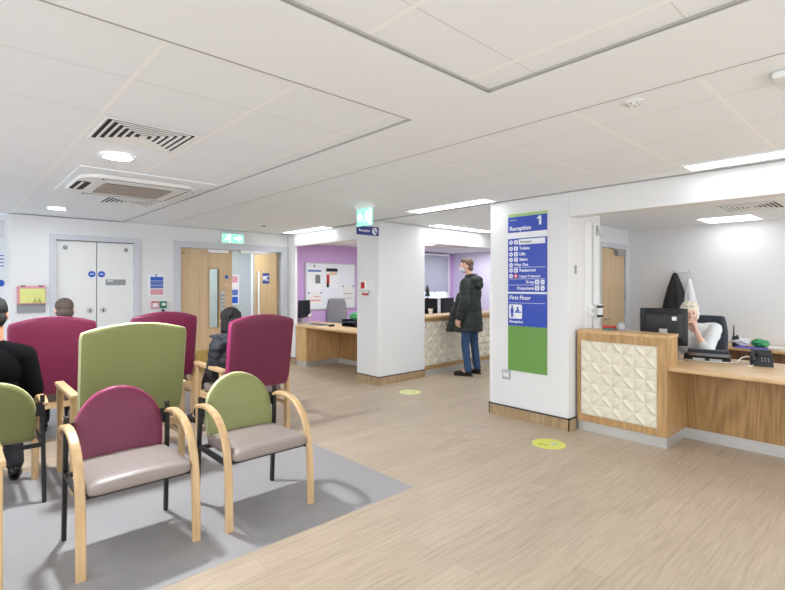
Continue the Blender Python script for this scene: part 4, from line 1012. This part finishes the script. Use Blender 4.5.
# ------------------------------------------------------------------ far reception counter
t = thing('far_reception_counter', 'oak topped reception counter with cream petal front behind the standing man', 'counter', (5.64, 5.42, 0))
MB().box(0.0, 3.04, 0.02, 0.30, 0.09, 0.905).build('cabinet', 'cream', t)
MB().box(-0.005, 3.04, -0.03, 0.42, 0.925, 0.965, 0.005).build('counter_top', 'oaktop', t)
MB().box(0.0, 3.04, -0.005, 0.3, 0.875, 0.925).build('top_rail', 'oak', t)
MB().box(0.0, 3.04, -0.005, 0.02, 0.09, 0.15).build('bottom_rail', 'oak', t)
petal_panel(MB(), (0.0, 0.019, 0.152), (3.04, 0, 0), (0, 0, 0.721), 0, 0, (0, -1, 0), 0.1203, 0.03, 10).build('petal_panel', 'cream', t, True, 55)
MB().box(0.01, 3.04, 0.0, 0.28, 0, 0.09).build('plinth', 'metal', t)
t = thing('back_desk', 'pale work desk behind the far reception counter', 'desk', (7.4, 6.75, 0))
MB().box(-0.9, 1.3, -0.35, 0.35, 0.71, 0.74).build('desktop', 'oaktop', t)
for x in (-0.88, 1.28): MB().box(x - 0.015, x + 0.015, -0.33, 0.33, 0, 0.71).build('end_panel', 'oakpale', t)
for x, y, rz, l in ((7.12, 6.72, -100, 'dark monitor behind the far counter next to the pillar'), (7.80, 6.78, -80, 'dark monitor behind the far counter beside the standing man')):
    q = thing('computer_monitor', l, 'monitor', (x, y, 0.74), math.radians(rz), 'monitors behind the far counter')
    rbox(-0.02, 0.02, -0.25, 0.25, 0.12, 0.46, 0.01, 5).build('bezel', 'blackplastic', q, True)
    MB().box(0.02, 0.023, -0.235, 0.235, 0.14, 0.445).build('screen', 'screen', q)
    MB().box(-0.035, -0.015, -0.03, 0.03, 0.01, 0.27).build('stand_neck', 'silver', q); rbox(-0.1, 0.08, -0.1, 0.1, 0, 0.015, 0.006, 4).build('stand_base', 'silver', q, True)
t = thing('paper_cup', 'pale cup on the far counter top near the pillar', 'cup', (6.12, 5.70, 0.965))
MB().tube([(0, 0, 0), (0, 0, 0.09)], [0.03, 0.04], 20).build('cup', 'paper', t, True, 40); MB().tube([(0, 0, 0.086), (0, 0, 0.095)], [0.043, 0.043], 20).build('rim', 'signwhite', t, True, 40)
# window with blind in the far office
t = thing('window_1', 'office window with half lowered grey blind', 'window', (9.12, 8.4, 1.1)); t['kind'] = 'structure'
f = MB().box(-0.5, -0.45, -0.04, 0, 0, 1.16).box(0.45, 0.5, -0.04, 0, 0, 1.16).box(-0.45, 0.45, -0.04, 0, 1.11, 1.16).box(-0.45, 0.45, -0.04, 0, 0, 0.05).box(0.0, 0.04, -0.04, 0, 0.05, 1.11)
f.build('window_frame', 'white', t)
MB().box(-0.45, 0.45, -0.015, -0.005, 0.05, 1.11).build('window_pane', 'sky', t)
MB().box(-0.56, 0.56, -0.22, 0, -0.04, -0.001, 0.004).build('window_sill', 'white', t)
t = thing('roller_blind', 'grey roller blind half lowered over the far office window', 'blind', (9.12, 8.35, 2.24))
MB().cyl((-0.5, -0.02, 0), (0.5, -0.02, 0), 0.025, n=16).build('roller', 'white', t); MB().box(-0.49, 0.49, -0.024, -0.018, -0.92, 0).build('cloth', 'blind', t); MB().box(-0.49, 0.49, -0.03, -0.012, -0.945, -0.92).build('bottom_bar', 'alu', t)
t = thing('christmas_tree', 'small dark artificial tree on the office window sill', 'ornament', (8.78, 8.28, 1.099))
MB().cyl((0, 0, 0), (0, 0, 0.06), 0.035, 0.045, 16).build('pot', 'red', t); MB().cyl((0, 0, 0.05), (0, 0, 0.3), 0.008, n=8).build('trunk', 'skirt', t)
f = MB()
for q in range(5):
    zz = 0.08 + 0.05 * q; r = 0.09 * (1 - q / 5.6); ring = []
    f.rings([[Vector(((r if k % 2 else r * 0.7) * math.cos(PI * k / 10), (r if k % 2 else r * 0.7) * math.sin(PI * k / 10), zz)) for k in range(20)], [Vector((0.012 * math.cos(PI * k / 10), 0.012 * math.sin(PI * k / 10), zz + 0.085)) for k in range(20)]])
f.build('foliage', 'tree', t)
f = MB()
for q in range(12):
    a = q * 2.4; zz = 0.1 + 0.018 * q; r = 0.085 * (1 - (zz - 0.08) / 0.32); f.ell((r * math.cos(a), r * math.sin(a), zz), 0.008, u=8, v=6)
f.build('baubles', 'red', t)
t = thing('dado_trunking', 'white cable trunking post on the office wall by the window', 'trunking', (9.66, 8.4, 0))
MB().box(-0.04, 0.04, -0.05, 0, 0, 2.3, 0.003).build('cover', 'white', t); MB().box(-0.003, 0.003, -0.052, -0.05, 0, 2.3).build('seam', 'ink', t)
t = thing('office_partition', 'pale grey low partition behind the far counter', 'partition', (8.55, 7.6, 0))
MB().box(-1.0, 0.9, -0.025, 0.025, 0.03, 1.12).build('panel', 'whiteboard', t); MB().box(-1.0, 0.9, -0.03, 0.03, 1.12, 1.15).build('cap_rail', 'silver', t)
for x in (-0.98, 0.88): MB().box(x - 0.02, x + 0.02, -0.2, 0.2, 0, 0.03).build('foot', 'silver', t)

# ------------------------------------------------------------------ people
def V(*a): return Vector(a)
def rotm(yaw=0, pitch=0, roll=0):
    """head turn: yaw left positive, pitch down negative"""
    return Matrix.Rotation(math.radians(yaw), 3, 'Z') @ Matrix.Rotation(math.radians(pitch), 3, 'X') @ Matrix.Rotation(math.radians(roll), 3, 'Y')
def head(mb, H, R, neck, female=False):
    def e(o, r): mb.ell(H + R @ V(*o), r, R, 20, 14)
    e((0, -0.012, 0.030), (0.073, 0.093, 0.086)); e((0, 0.026, -0.040), (0.056, 0.060, 0.066))
    e((0, 0.058, -0.090), (0.023, 0.022, 0.018))
    for sx in (-1, 1):
        e((sx * 0.034, 0.056, -0.030), (0.026, 0.026, 0.026)); e((sx * 0.027, 0.074, 0.028), (0.024, 0.013, 0.009))
        e((sx * 0.030, 0.0765, 0.0185), (0.0165, 0.012, 0.0085)); e((sx * 0.030, 0.0755, 0.0005), (0.015, 0.010, 0.0055)); e((sx * 0.074, -0.006, -0.008), (0.009, 0.020, 0.031)); e((sx * 0.011, 0.096, -0.030), (0.009, 0.010, 0.008))
    mb.chain([H + R @ V(0, 0.084, 0.020), H + R @ V(0, 0.098, -0.005), H + R @ V(0, 0.106, -0.026)], [0.009, 0.011, 0.012], 12)
    e((0, 0.084, -0.056), (0.023, 0.011, 0.006)); e((0, 0.082, -0.067), (0.020, 0.011, 0.007))
    mb.chain([neck, H + R @ V(0, -0.02, -0.06)], [0.055 if not female else 0.05, 0.052 if not female else 0.046], 16)
def eyes(H, R, parent):
    for sx in (-1, 1):
        o = MB().ell(H + R @ V(sx * 0.030, 0.0755, 0.010), 0.0118, None, 14, 10).build('eye', 'eyew', parent, True)
        MB().ell(H + R @ V(sx * 0.030, 0.0850, 0.0098), (0.0062, 0.0034, 0.0062), R, 12, 8).build('iris', 'iris', o, True)
def hand(mb, W, d, t, curl=25, k=1.0, tin=0.0):
    """palm, four unequal fingers bent at the knuckles, thumb off the side of the palm"""
    W, d = Vector(W), Vector(d).normalized(); t = Vector(t); t = (t - d * t.dot(d)).normalized(); n = d.cross(t).normalized()
    offs = (0.034, 0.0115, -0.0115, -0.034); ln = ((0.040, 0.024, 0.020), (0.045, 0.028, 0.022), (0.041, 0.026, 0.021), (0.032, 0.020, 0.018))
    for o, l in zip(offs, ln):
        kn = W + (d * (0.088 - abs(o + 0.01) * 0.15) + t * o) * k
        mb.chain([W + t * o * 0.45 * k, kn], [0.016 * k, 0.0125 * k], 12)
        p = kn; a = 0; pts = [p]
        for q, seg in enumerate(l):
            a += math.radians(curl * (0.7 if q == 0 else 1.0))
            p = p + (d * math.cos(a) + n * math.sin(a) + t * o * 1.2) * seg * k; pts.append(p)
        mb.chain(pts, [0.0098 * k, 0.0086 * k, 0.0078 * k, 0.0066 * k], 10)
    b = W + (d * 0.020 + t * 0.022) * k; p1 = b + (d * 0.030 + t * 0.030 + n * 0.006) * k; p2 = p1 + (d * 0.028 + t * 0.012 + n * 0.010) * k; p3 = p2 + (d * 0.022 + t * (0.002 - tin) + n * 0.010) * k
    mb.chain([b, p1, p2, p3], [0.015 * k, 0.011 * k, 0.0098 * k, 0.0078 * k], 10)
def limb(mb, pts, r, extra=0.0): mb.chain([Vector(p) for p in pts], [x + extra for x in r], 16)
def shoe(t, an, d, m='shoe'):
    an, d = Vector(an), Vector(d).normalized(); s = V(-d.y, d.x, 0); R = Matrix((s, d, V(0, 0, 1))).transposed()
    base = V(an.x, an.y, 0)
    mb = MB()
    mb.ell(base + d * 0.085 + V(0, 0, 0.045), (0.046, 0.145, 0.042), R); mb.ell(base + d * 0.17 + V(0, 0, 0.038), (0.047, 0.072, 0.034), R)
    mb.ell(base - d * 0.01 + V(0, 0, 0.055), (0.042, 0.062, 0.052), R); mb.chain([base + V(0, 0, 0.06), base + V(0, 0, 0.125)], [0.044, 0.05], 14)
    o = fuse(mb, 'shoe', m, t, 0.007, 2)
    displace(o, lambda p, n: Vector((p.x, p.y, max(p.z, 0.004))))
    sole = MB(); pr = []
    for k in range(28):
        a = 2 * PI * k / 28; c, q = math.cos(a), math.sin(a); w = 0.047 if q > 0 else 0.041
        pr.append((w * c, 0.08 + 0.163 * q))
    sole.rings([[base + R @ V(x, y, z) for x, y in pr] for z in (0.0, 0.016)]); sole.build('sole', 'blackplastic', o)
def hair_cap(t, H, R, blobs, m, amp=0.006, f=40, voxel=0.006, name='hair'):
    mb = MB()
    for o, r in blobs: mb.ell(H + R @ V(*o), r, R, 22, 14)
    h = fuse(mb, name, m, t, voxel, 3)
    Rt = R.transposed()
    def fn(c, n):
        p = Rt @ (c - H); return c + n * (noise.noise(Vector((p.x * f, p.y * f, p.z * f * 0.22))) * amp)
    displace(h, fn)
    return h
def puff(o, axis_len, amp, cond=None):
    """quilted channels: raised and sunk bands along the height"""
    displace(o, lambda p, n: p + n * amp * (abs(math.sin(PI * p.z / axis_len)) ** 0.5 - 0.6) if cond is None or cond(p) else p)
SHORT = [((0, -0.024, 0.044), (0.080, 0.092, 0.084)), ((0, 0.030, 0.092), (0.064, 0.056, 0.032)), ((0, -0.058, -0.030), (0.070, 0.050, 0.062))]

# --- man standing at the far counter, facing it (+Y)
t = thing('person', 'man in face mask, long dark green coat and jeans standing at the far counter', 'person', (6.30, 4.98, 0), math.radians(12)); t.scale = (1.025, 1.025, 1.025)
Hc, R = V(-0.02, 0.06, 1.735), rotm(28, -4)
nk = V(0, 0.0, 1.545)
sh = [V(-0.185, -0.01, 1.475), V(0.185, -0.01, 1.475)]; el = [V(-0.285, -0.04, 1.18), V(0.265, 0.05, 1.18)]; wr = [V(-0.325, 0.03, 0.92), V(0.20, 0.27, 1.06)]
hp = [V(-0.095, 0, 0.94), V(0.095, 0, 0.94)]; kn = [V(-0.115, 0.03, 0.51), V(0.135, 0.0, 0.51)]; an = [V(-0.12, -0.02, 0.085), V(0.16, -0.04, 0.085)]
b = MB(); head(b, Hc, R, nk)
b.ell(V(0, 0, 1.36), (0.175, 0.11, 0.2)).ell(V(0, 0.01, 1.13), (0.145, 0.10, 0.16)).ell(V(0, 0, 0.97), (0.165, 0.115, 0.12))
for i, sx in enumerate((-1, 1)):
    limb(b, [nk + V(0, 0, -0.03), sh[i], el[i], wr[i]], [0.055, 0.055, 0.042, 0.029])
    limb(b, [hp[i], kn[i], an[i]], [0.082, 0.056, 0.042])
    limb(b, [an[i], an[i] + V(sx * 0.02, 0.14, -0.045)], [0.042, 0.03])
hand(b, wr[0], (0.0, 0.30, -0.95), (0.25, 0.95, 0.25), 32); hand(b, wr[1], (-0.15, 0.9, -0.4), (-0.9, 0, 0.3), 25)
body = fuse(b, 'body', 'skin', t, 0.0055, 2)
eyes(Hc, R, t)
hair_cap(t, Hc, R, SHORT, 'hairbrown', 0.010, 60)
mk = MB().ell(Hc + R @ V(0, 0.056, -0.052), (0.060, 0.056, 0.054), R, 24, 16)
mk.build('face_mask', 'mask', t, True)
for sx in (-1, 1): MB().tube([Hc + R @ V(sx * 0.055, 0.06, -0.035), Hc + R @ V(sx * 0.078, 0.0, 0.0), Hc + R @ V(sx * 0.078, -0.018, 0.01)], 0.002, 6).build('mask_loop', 'mask', t)
j = MB()
for i in (0, 1): limb(j, [hp[i] + V(0, 0, 0.04), kn[i], an[i] + V(0, 0, 0.02)], [0.09, 0.066, 0.058])
j.ell(V(0, 0, 0.97), (0.175, 0.125, 0.10)); jo = fuse(j, 'jeans', 'denim', t, 0.008, 3)
displace(jo, lambda p, n: p + n * noise.noise(p * 14) * 0.008)
for i, sx in enumerate((-1, 1)): shoe(t, an[i], (sx * 0.12, 1, 0))
c = MB()
c.loft([(0, 0.03, 0.70, 0.265, 0.205, 0.85), (0, 0.03, 0.80, 0.258, 0.20, 0.85), (0, 0.02, 1.0, 0.235, 0.175, 0.85), (0, 0.01, 1.2, 0.22, 0.155, 0.85), (0, -0.005, 1.38, 0.225, 0.145, 0.85), (0, -0.01, 1.47, 0.225, 0.125), (0, -0.005, 1.53, 0.13, 0.10), (0, 0.0, 1.57, 0.075, 0.075)])
for i in (0, 1): limb(c, [sh[i] + V(0, 0, -0.01), el[i], wr[i] + (el[i] - wr[i]) * 0.08], [0.092, 0.078, 0.060])
c.ell(V(0, -0.10, 1.515), (0.15, 0.095, 0.07)).ell(V(0, -0.145, 1.44), (0.115, 0.06, 0.085))
c.chain([V(-0.085, 0.02, 1.565), V(-0.05, -0.06, 1.58), V(0.05, -0.06, 1.58), V(0.085, 0.02, 1.565)], [0.035, 0.04, 0.04, 0.035], 12)
# open front flaps swinging forward
c.loft([(-0.12, 0.25, 0.69, 0.10, 0.13), (-0.12, 0.19, 1.0, 0.08, 0.09), (-0.10, 0.10, 1.3, 0.07, 0.07)], 18)
c.loft([(0.13, 0.20, 0.70, 0.115, 0.13), (0.13, 0.17, 1.0, 0.085, 0.09), (0.10, 0.10, 1.3, 0.07, 0.07)], 18)
co_ = fuse(c, 'coat', 'coat', t, 0.008, 2)
puff(co_, 0.085, 0.0065, lambda p: p.z < 1.48)
displace(co_, lambda p, n: p + n * noise.noise(p * 9) * 0.010)

# --- seated people: pelvis over local (0, 0), facing +Y
def seated(name, label, loc, rz, Hc, R, nk, sh, el, wr, hd, thumb, skin, top, hairb, hairm, female=False, lean=V(0, 0, 0), knees=None, ankles=None, torso=1.0, sleeve=0.022, hair_amp=0.006, curl=20, seat=0.47, bare=0.07):
    t = thing(name, label, 'person', loc, rz)
    hp = [V(-0.09, 0.02, seat + 0.09), V(0.09, 0.02, seat + 0.09)]
    kn = knees or [V(-0.12, 0.44, seat + 0.06), V(0.12, 0.44, seat + 0.06)]; an = ankles or [V(-0.12, 0.42, 0.085), V(0.13, 0.46, 0.085)]
    b = MB(); head(b, Hc, R, nk, female)
    ch = nk + V(0, -0.01, -0.19) ; md = (ch + V(0, 0, seat + 0.10)) / 2
    b.ell(ch, (0.165 * torso, 0.105, 0.17)).ell(md, (0.145 * torso, 0.105, 0.16)).ell(V(0, 0, seat + 0.12), (0.165, 0.12, 0.11))
    for i, sx in enumerate((-1, 1)):
        limb(b, [nk + V(0, 0, -0.03), sh[i], el[i], wr[i]], [0.052, 0.050, 0.040, 0.028])
        limb(b, [hp[i], kn[i], an[i]], [0.080, 0.055, 0.040]); limb(b, [an[i], an[i] + V(sx * 0.02, 0.13, -0.045)], [0.04, 0.03])
        hand(b, wr[i], hd[i], thumb[i], curl)
    body = fuse(b, 'body', skin, t, 0.0055, 2); eyes(Hc, R, t)
    hair_cap(t, Hc, R, hairb, hairm, hair_amp, 45)
    g = MB()
    for i in (0, 1): limb(g, [hp[i], kn[i], an[i] + V(0, 0, 0.03)], [0.098, 0.073, 0.060])
    g.ell(V(0, 0, seat + 0.12), (0.178, 0.132, 0.115)); fuse(g, 'trousers', 'trousers', t, 0.009, 3)
    for i, sx in enumerate((-1, 1)): shoe(t, an[i], (sx * 0.1, 1, 0))
    c = MB(); x = sleeve
    c.ell(ch, (0.165 * torso + x, 0.105 + x, 0.17 + x * 0.6)).ell(md, (0.15 * torso + x, 0.11 + x, 0.17)).ell(V(0, 0, seat + 0.14), (0.172 + x, 0.128 + x, 0.11))
    for i in (0, 1):
        limb(c, [nk + V(0, -0.005, -0.045), sh[i], el[i], wr[i] + (el[i] - wr[i]) * bare], [0.072, 0.058 + x, 0.044 + x, 0.034 + x * 0.7])
    c.chain([nk + V(0, 0, -0.06), nk + V(0, 0.0, -0.015)], [0.075, 0.062], 16)
    return t, c
# man in black jumper at the left edge
sh = [V(-0.165, -0.02, 0.965), V(0.165, -0.02, 0.965)]; el = [V(-0.24, 0.02, 0.73), V(0.222, 0.0, 0.715)]; wr = [V(-0.14, 0.24, 0.66), V(0.14, 0.24, 0.66)]
t, c = seated('person', 'black haired man in black jumper sitting at the left edge seen from behind', (0.235, 4.38, 0), 0, V(0.0, 0.03, 1.265), rotm(0, -8), V(0, 0, 1.075), sh, el, wr,
    [(0.5, 0.8, -0.2), (-0.5, 0.8, -0.2)], [(0.6, 0.2, 0.6), (-0.6, 0.2, 0.6)], 'skin3', 'sweater', SHORT, 'hairblack', hair_amp=0.008, torso=0.93, ankles=[V(-0.12, 0.40, 0.085), V(0.14, 0.32, 0.085)])
fuse(c, 'jumper', 'sweater', t, 0.008, 4)
# man with only his head over the tall maroon back
sh = [V(-0.19, -0.02, 0.985), V(0.19, -0.02, 0.985)]; el = [V(-0.26, 0.02, 0.745), V(0.26, 0.02, 0.745)]; wr = [V(-0.15, 0.26, 0.70), V(0.15, 0.26, 0.70)]
t, c = seated('person', 'man with short greying hair, only his head showing over the tall maroon chair', (0.825, 5.60, 0), 0, V(0.0, 0.0, 1.23), rotm(0, -4), V(0, -0.02, 1.04), sh, el, wr,
    [(0.5, 0.8, -0.2), (-0.5, 0.8, -0.2)], [(0.6, 0.2, 0.6), (-0.6, 0.2, 0.6)], 'skin', 'sweater', [((0, -0.020, 0.042), (0.078, 0.092, 0.080)), ((0, -0.050, -0.025), (0.073, 0.060, 0.062))], 'hairgrey', hair_amp=0.004, seat=0.5)
fuse(c, 'jumper', 'trousers', t, 0.008, 4)
# woman in puffer jacket leaning out of the maroon chair
sh = [V(-0.20, -0.01, 0.885), V(0.11, 0.0, 0.905)]; el = [V(-0.225, 0.04, 0.64), V(0.17, 0.06, 0.66)]; wr = [V(-0.17, 0.27, 0.625), V(0.03, 0.30, 0.64)]
t, c = seated('person', 'dark haired woman in black puffer jacket leaning out of the maroon chair', (2.115, 4.55, 0), 0, V(-0.05, 0.07, 1.112), rotm(-24, -22), V(-0.055, 0.01, 0.955), sh, el, wr,
    [(0.5, 0.8, -0.2), (-0.5, 0.8, -0.1)], [(0.6, 0.2, 0.6), (-0.6, 0.2, 0.6)], 'skin', 'puffer',
    [((0, -0.026, 0.040), (0.100, 0.108, 0.096)), ((0, -0.050, -0.045), (0.094, 0.074, 0.088)), ((-0.058, 0.0, -0.04), (0.034, 0.055, 0.075)), ((0.058, 0.0, -0.04), (0.034, 0.055, 0.075)), ((0, 0.035, 0.088), (0.066, 0.054, 0.034)), ((-0.045, -0.06, -0.075), (0.055, 0.05, 0.07)), ((0.05, -0.065, 0.005), (0.05, 0.055, 0.07)), ((-0.02, -0.09, 0.03), (0.06, 0.04, 0.06))], 'hairblack', True, torso=0.98, sleeve=0.036, hair_amp=0.018,
    knees=[V(-0.10, 0.45, 0.53), V(0.10, 0.45, 0.53)], ankles=[V(-0.14, 0.66, 0.085), V(0.11, 0.55, 0.085)])
c.ell(V(-0.06, -0.10, 0.93), (0.15, 0.07, 0.075)).ell(V(-0.06, -0.05, 0.955), (0.135, 0.085, 0.05))
c.chain([V(-0.20, 0.02, 0.99), V(-0.13, -0.05, 0.985), V(0.0, -0.06, 0.985), V(0.08, 0.02, 0.98)], [0.016, 0.035, 0.04, 0.03], 12)
c.chain([V(-0.13, 0.0, 0.975), V(-0.27, 0.04, 0.985)], [0.045, 0.014], 12).chain([V(-0.15, 0.0, 0.93), V(-0.28, 0.03, 0.90)], [0.045, 0.012], 12)
o = fuse(c, 'puffer_jacket', 'puffer', t, 0.008, 2)
puff(o, 0.06, 0.005, lambda p: p.z < 0.9)
displace(o, lambda p, n: p + n * noise.noise(p * 16) * 0.010)
# receptionist, chin on hand
sh = [V(-0.175, 0.02, 0.985), V(0.175, 0.02, 0.985)]; el = [V(-0.185, 0.345, 0.775), V(0.20, 0.25, 0.79)]; wr = [V(-0.07, 0.262, 0.968), V(0.13, 0.47, 0.765)]
t, c = seated('person', 'receptionist with white blonde hair in white blouse resting her chin on her hand', (6.22, 1.705, 0), PI / 2, V(0.02, 0.175, 1.165), rotm(24, -6), V(0.005, 0.07, 1.02), sh, el, wr,
    [(0.50, -0.10, 0.85), (-0.3, 0.95, -0.05)], [(0.7, -0.55, -0.2), (-0.9, 0.1, 0.2)], 'skin2', 'shirt',
    [((0, -0.020, 0.045), (0.088, 0.100, 0.090)), ((0, -0.052, -0.035), (0.080, 0.062, 0.080)), ((-0.064, 0.0, -0.02), (0.026, 0.050, 0.066)), ((0.064, 0.0, -0.02), (0.026, 0.050, 0.066)), ((0, 0.030, 0.098), (0.070, 0.060, 0.034))], 'hairwhite', True, torso=1.0, sleeve=0.02, hair_amp=0.009, curl=45, bare=0.72,
    knees=[V(-0.10, 0.42, 0.54), V(0.10, 0.42, 0.54)], ankles=[V(-0.12, 0.36, 0.085), V(0.12, 0.40, 0.085)])
o = fuse(c, 'blouse', 'shirt', t, 0.008, 3)
displace(o, lambda p, n: p + n * noise.noise(p * 18) * 0.007)
# ------------------------------------------------------------------ light and view
w = bpy.data.worlds.new('world'); S.world = w; w.use_nodes = True
w.node_tree.nodes['Background'].inputs['Color'].default_value = (0.88, 0.945, 1.0, 1)
w.node_tree.nodes['Background'].inputs['Strength'].default_value = 1.8
def lamp(name, x, y, z, sx, sy, power):
    l = bpy.data.lights.new(name, 'AREA'); l.shape = 'RECTANGLE'; l.size = sx; l.size_y = sy; l.energy = power; l.color = (0.90, 0.96, 1.0)
    o = bpy.data.objects.new(name, l); COL.objects.link(o); o.location = (x, y, z); return o
# unseen area lights added as fill for the hall, outside the view
for i, (x, y) in enumerate(((-1.4, 0.6), (-1.4, 3.2), (-1.4, 5.8), (0.4, -1.6), (3.4, -1.8), (-1.4, -1.8))):
    lamp('hall_fill_light', x, y, CZ - 0.01, 0.6, 0.6, 22)
lamp('alcove_fill_light', 6.3, 4.0, CZ - 0.01, 1.2, 0.25, 15)  # added fill to brighten the alcove and far counter, hidden by sign pillar
lamp('corridor_fill_light', 3.6, 9.0, 2.39, 1.2, 0.3, 26)  # added area light to brighten the corridor, no fitting modelled for it
lamp('office_fill_light', 6.2, -0.8, 2.28, 0.6, 0.6, 30)  # added fill for the right reception office, out of view
lamp('office_fill_light', 9.0, 7.2, 2.28, 0.6, 0.6, 20)  # added fill brightening the window end of the far office
lamp('office_fill_light', 5.6, 6.8, 2.28, 0.6, 0.6, 22)  # added fill to lift the lilac office above the low desk
S.view_settings.view_transform = 'Standard'; S.view_settings.look = 'None'
S.view_settings.exposure = 0.39; S.view_settings.gamma = 1; S.view_settings.use_curve_mapping = False
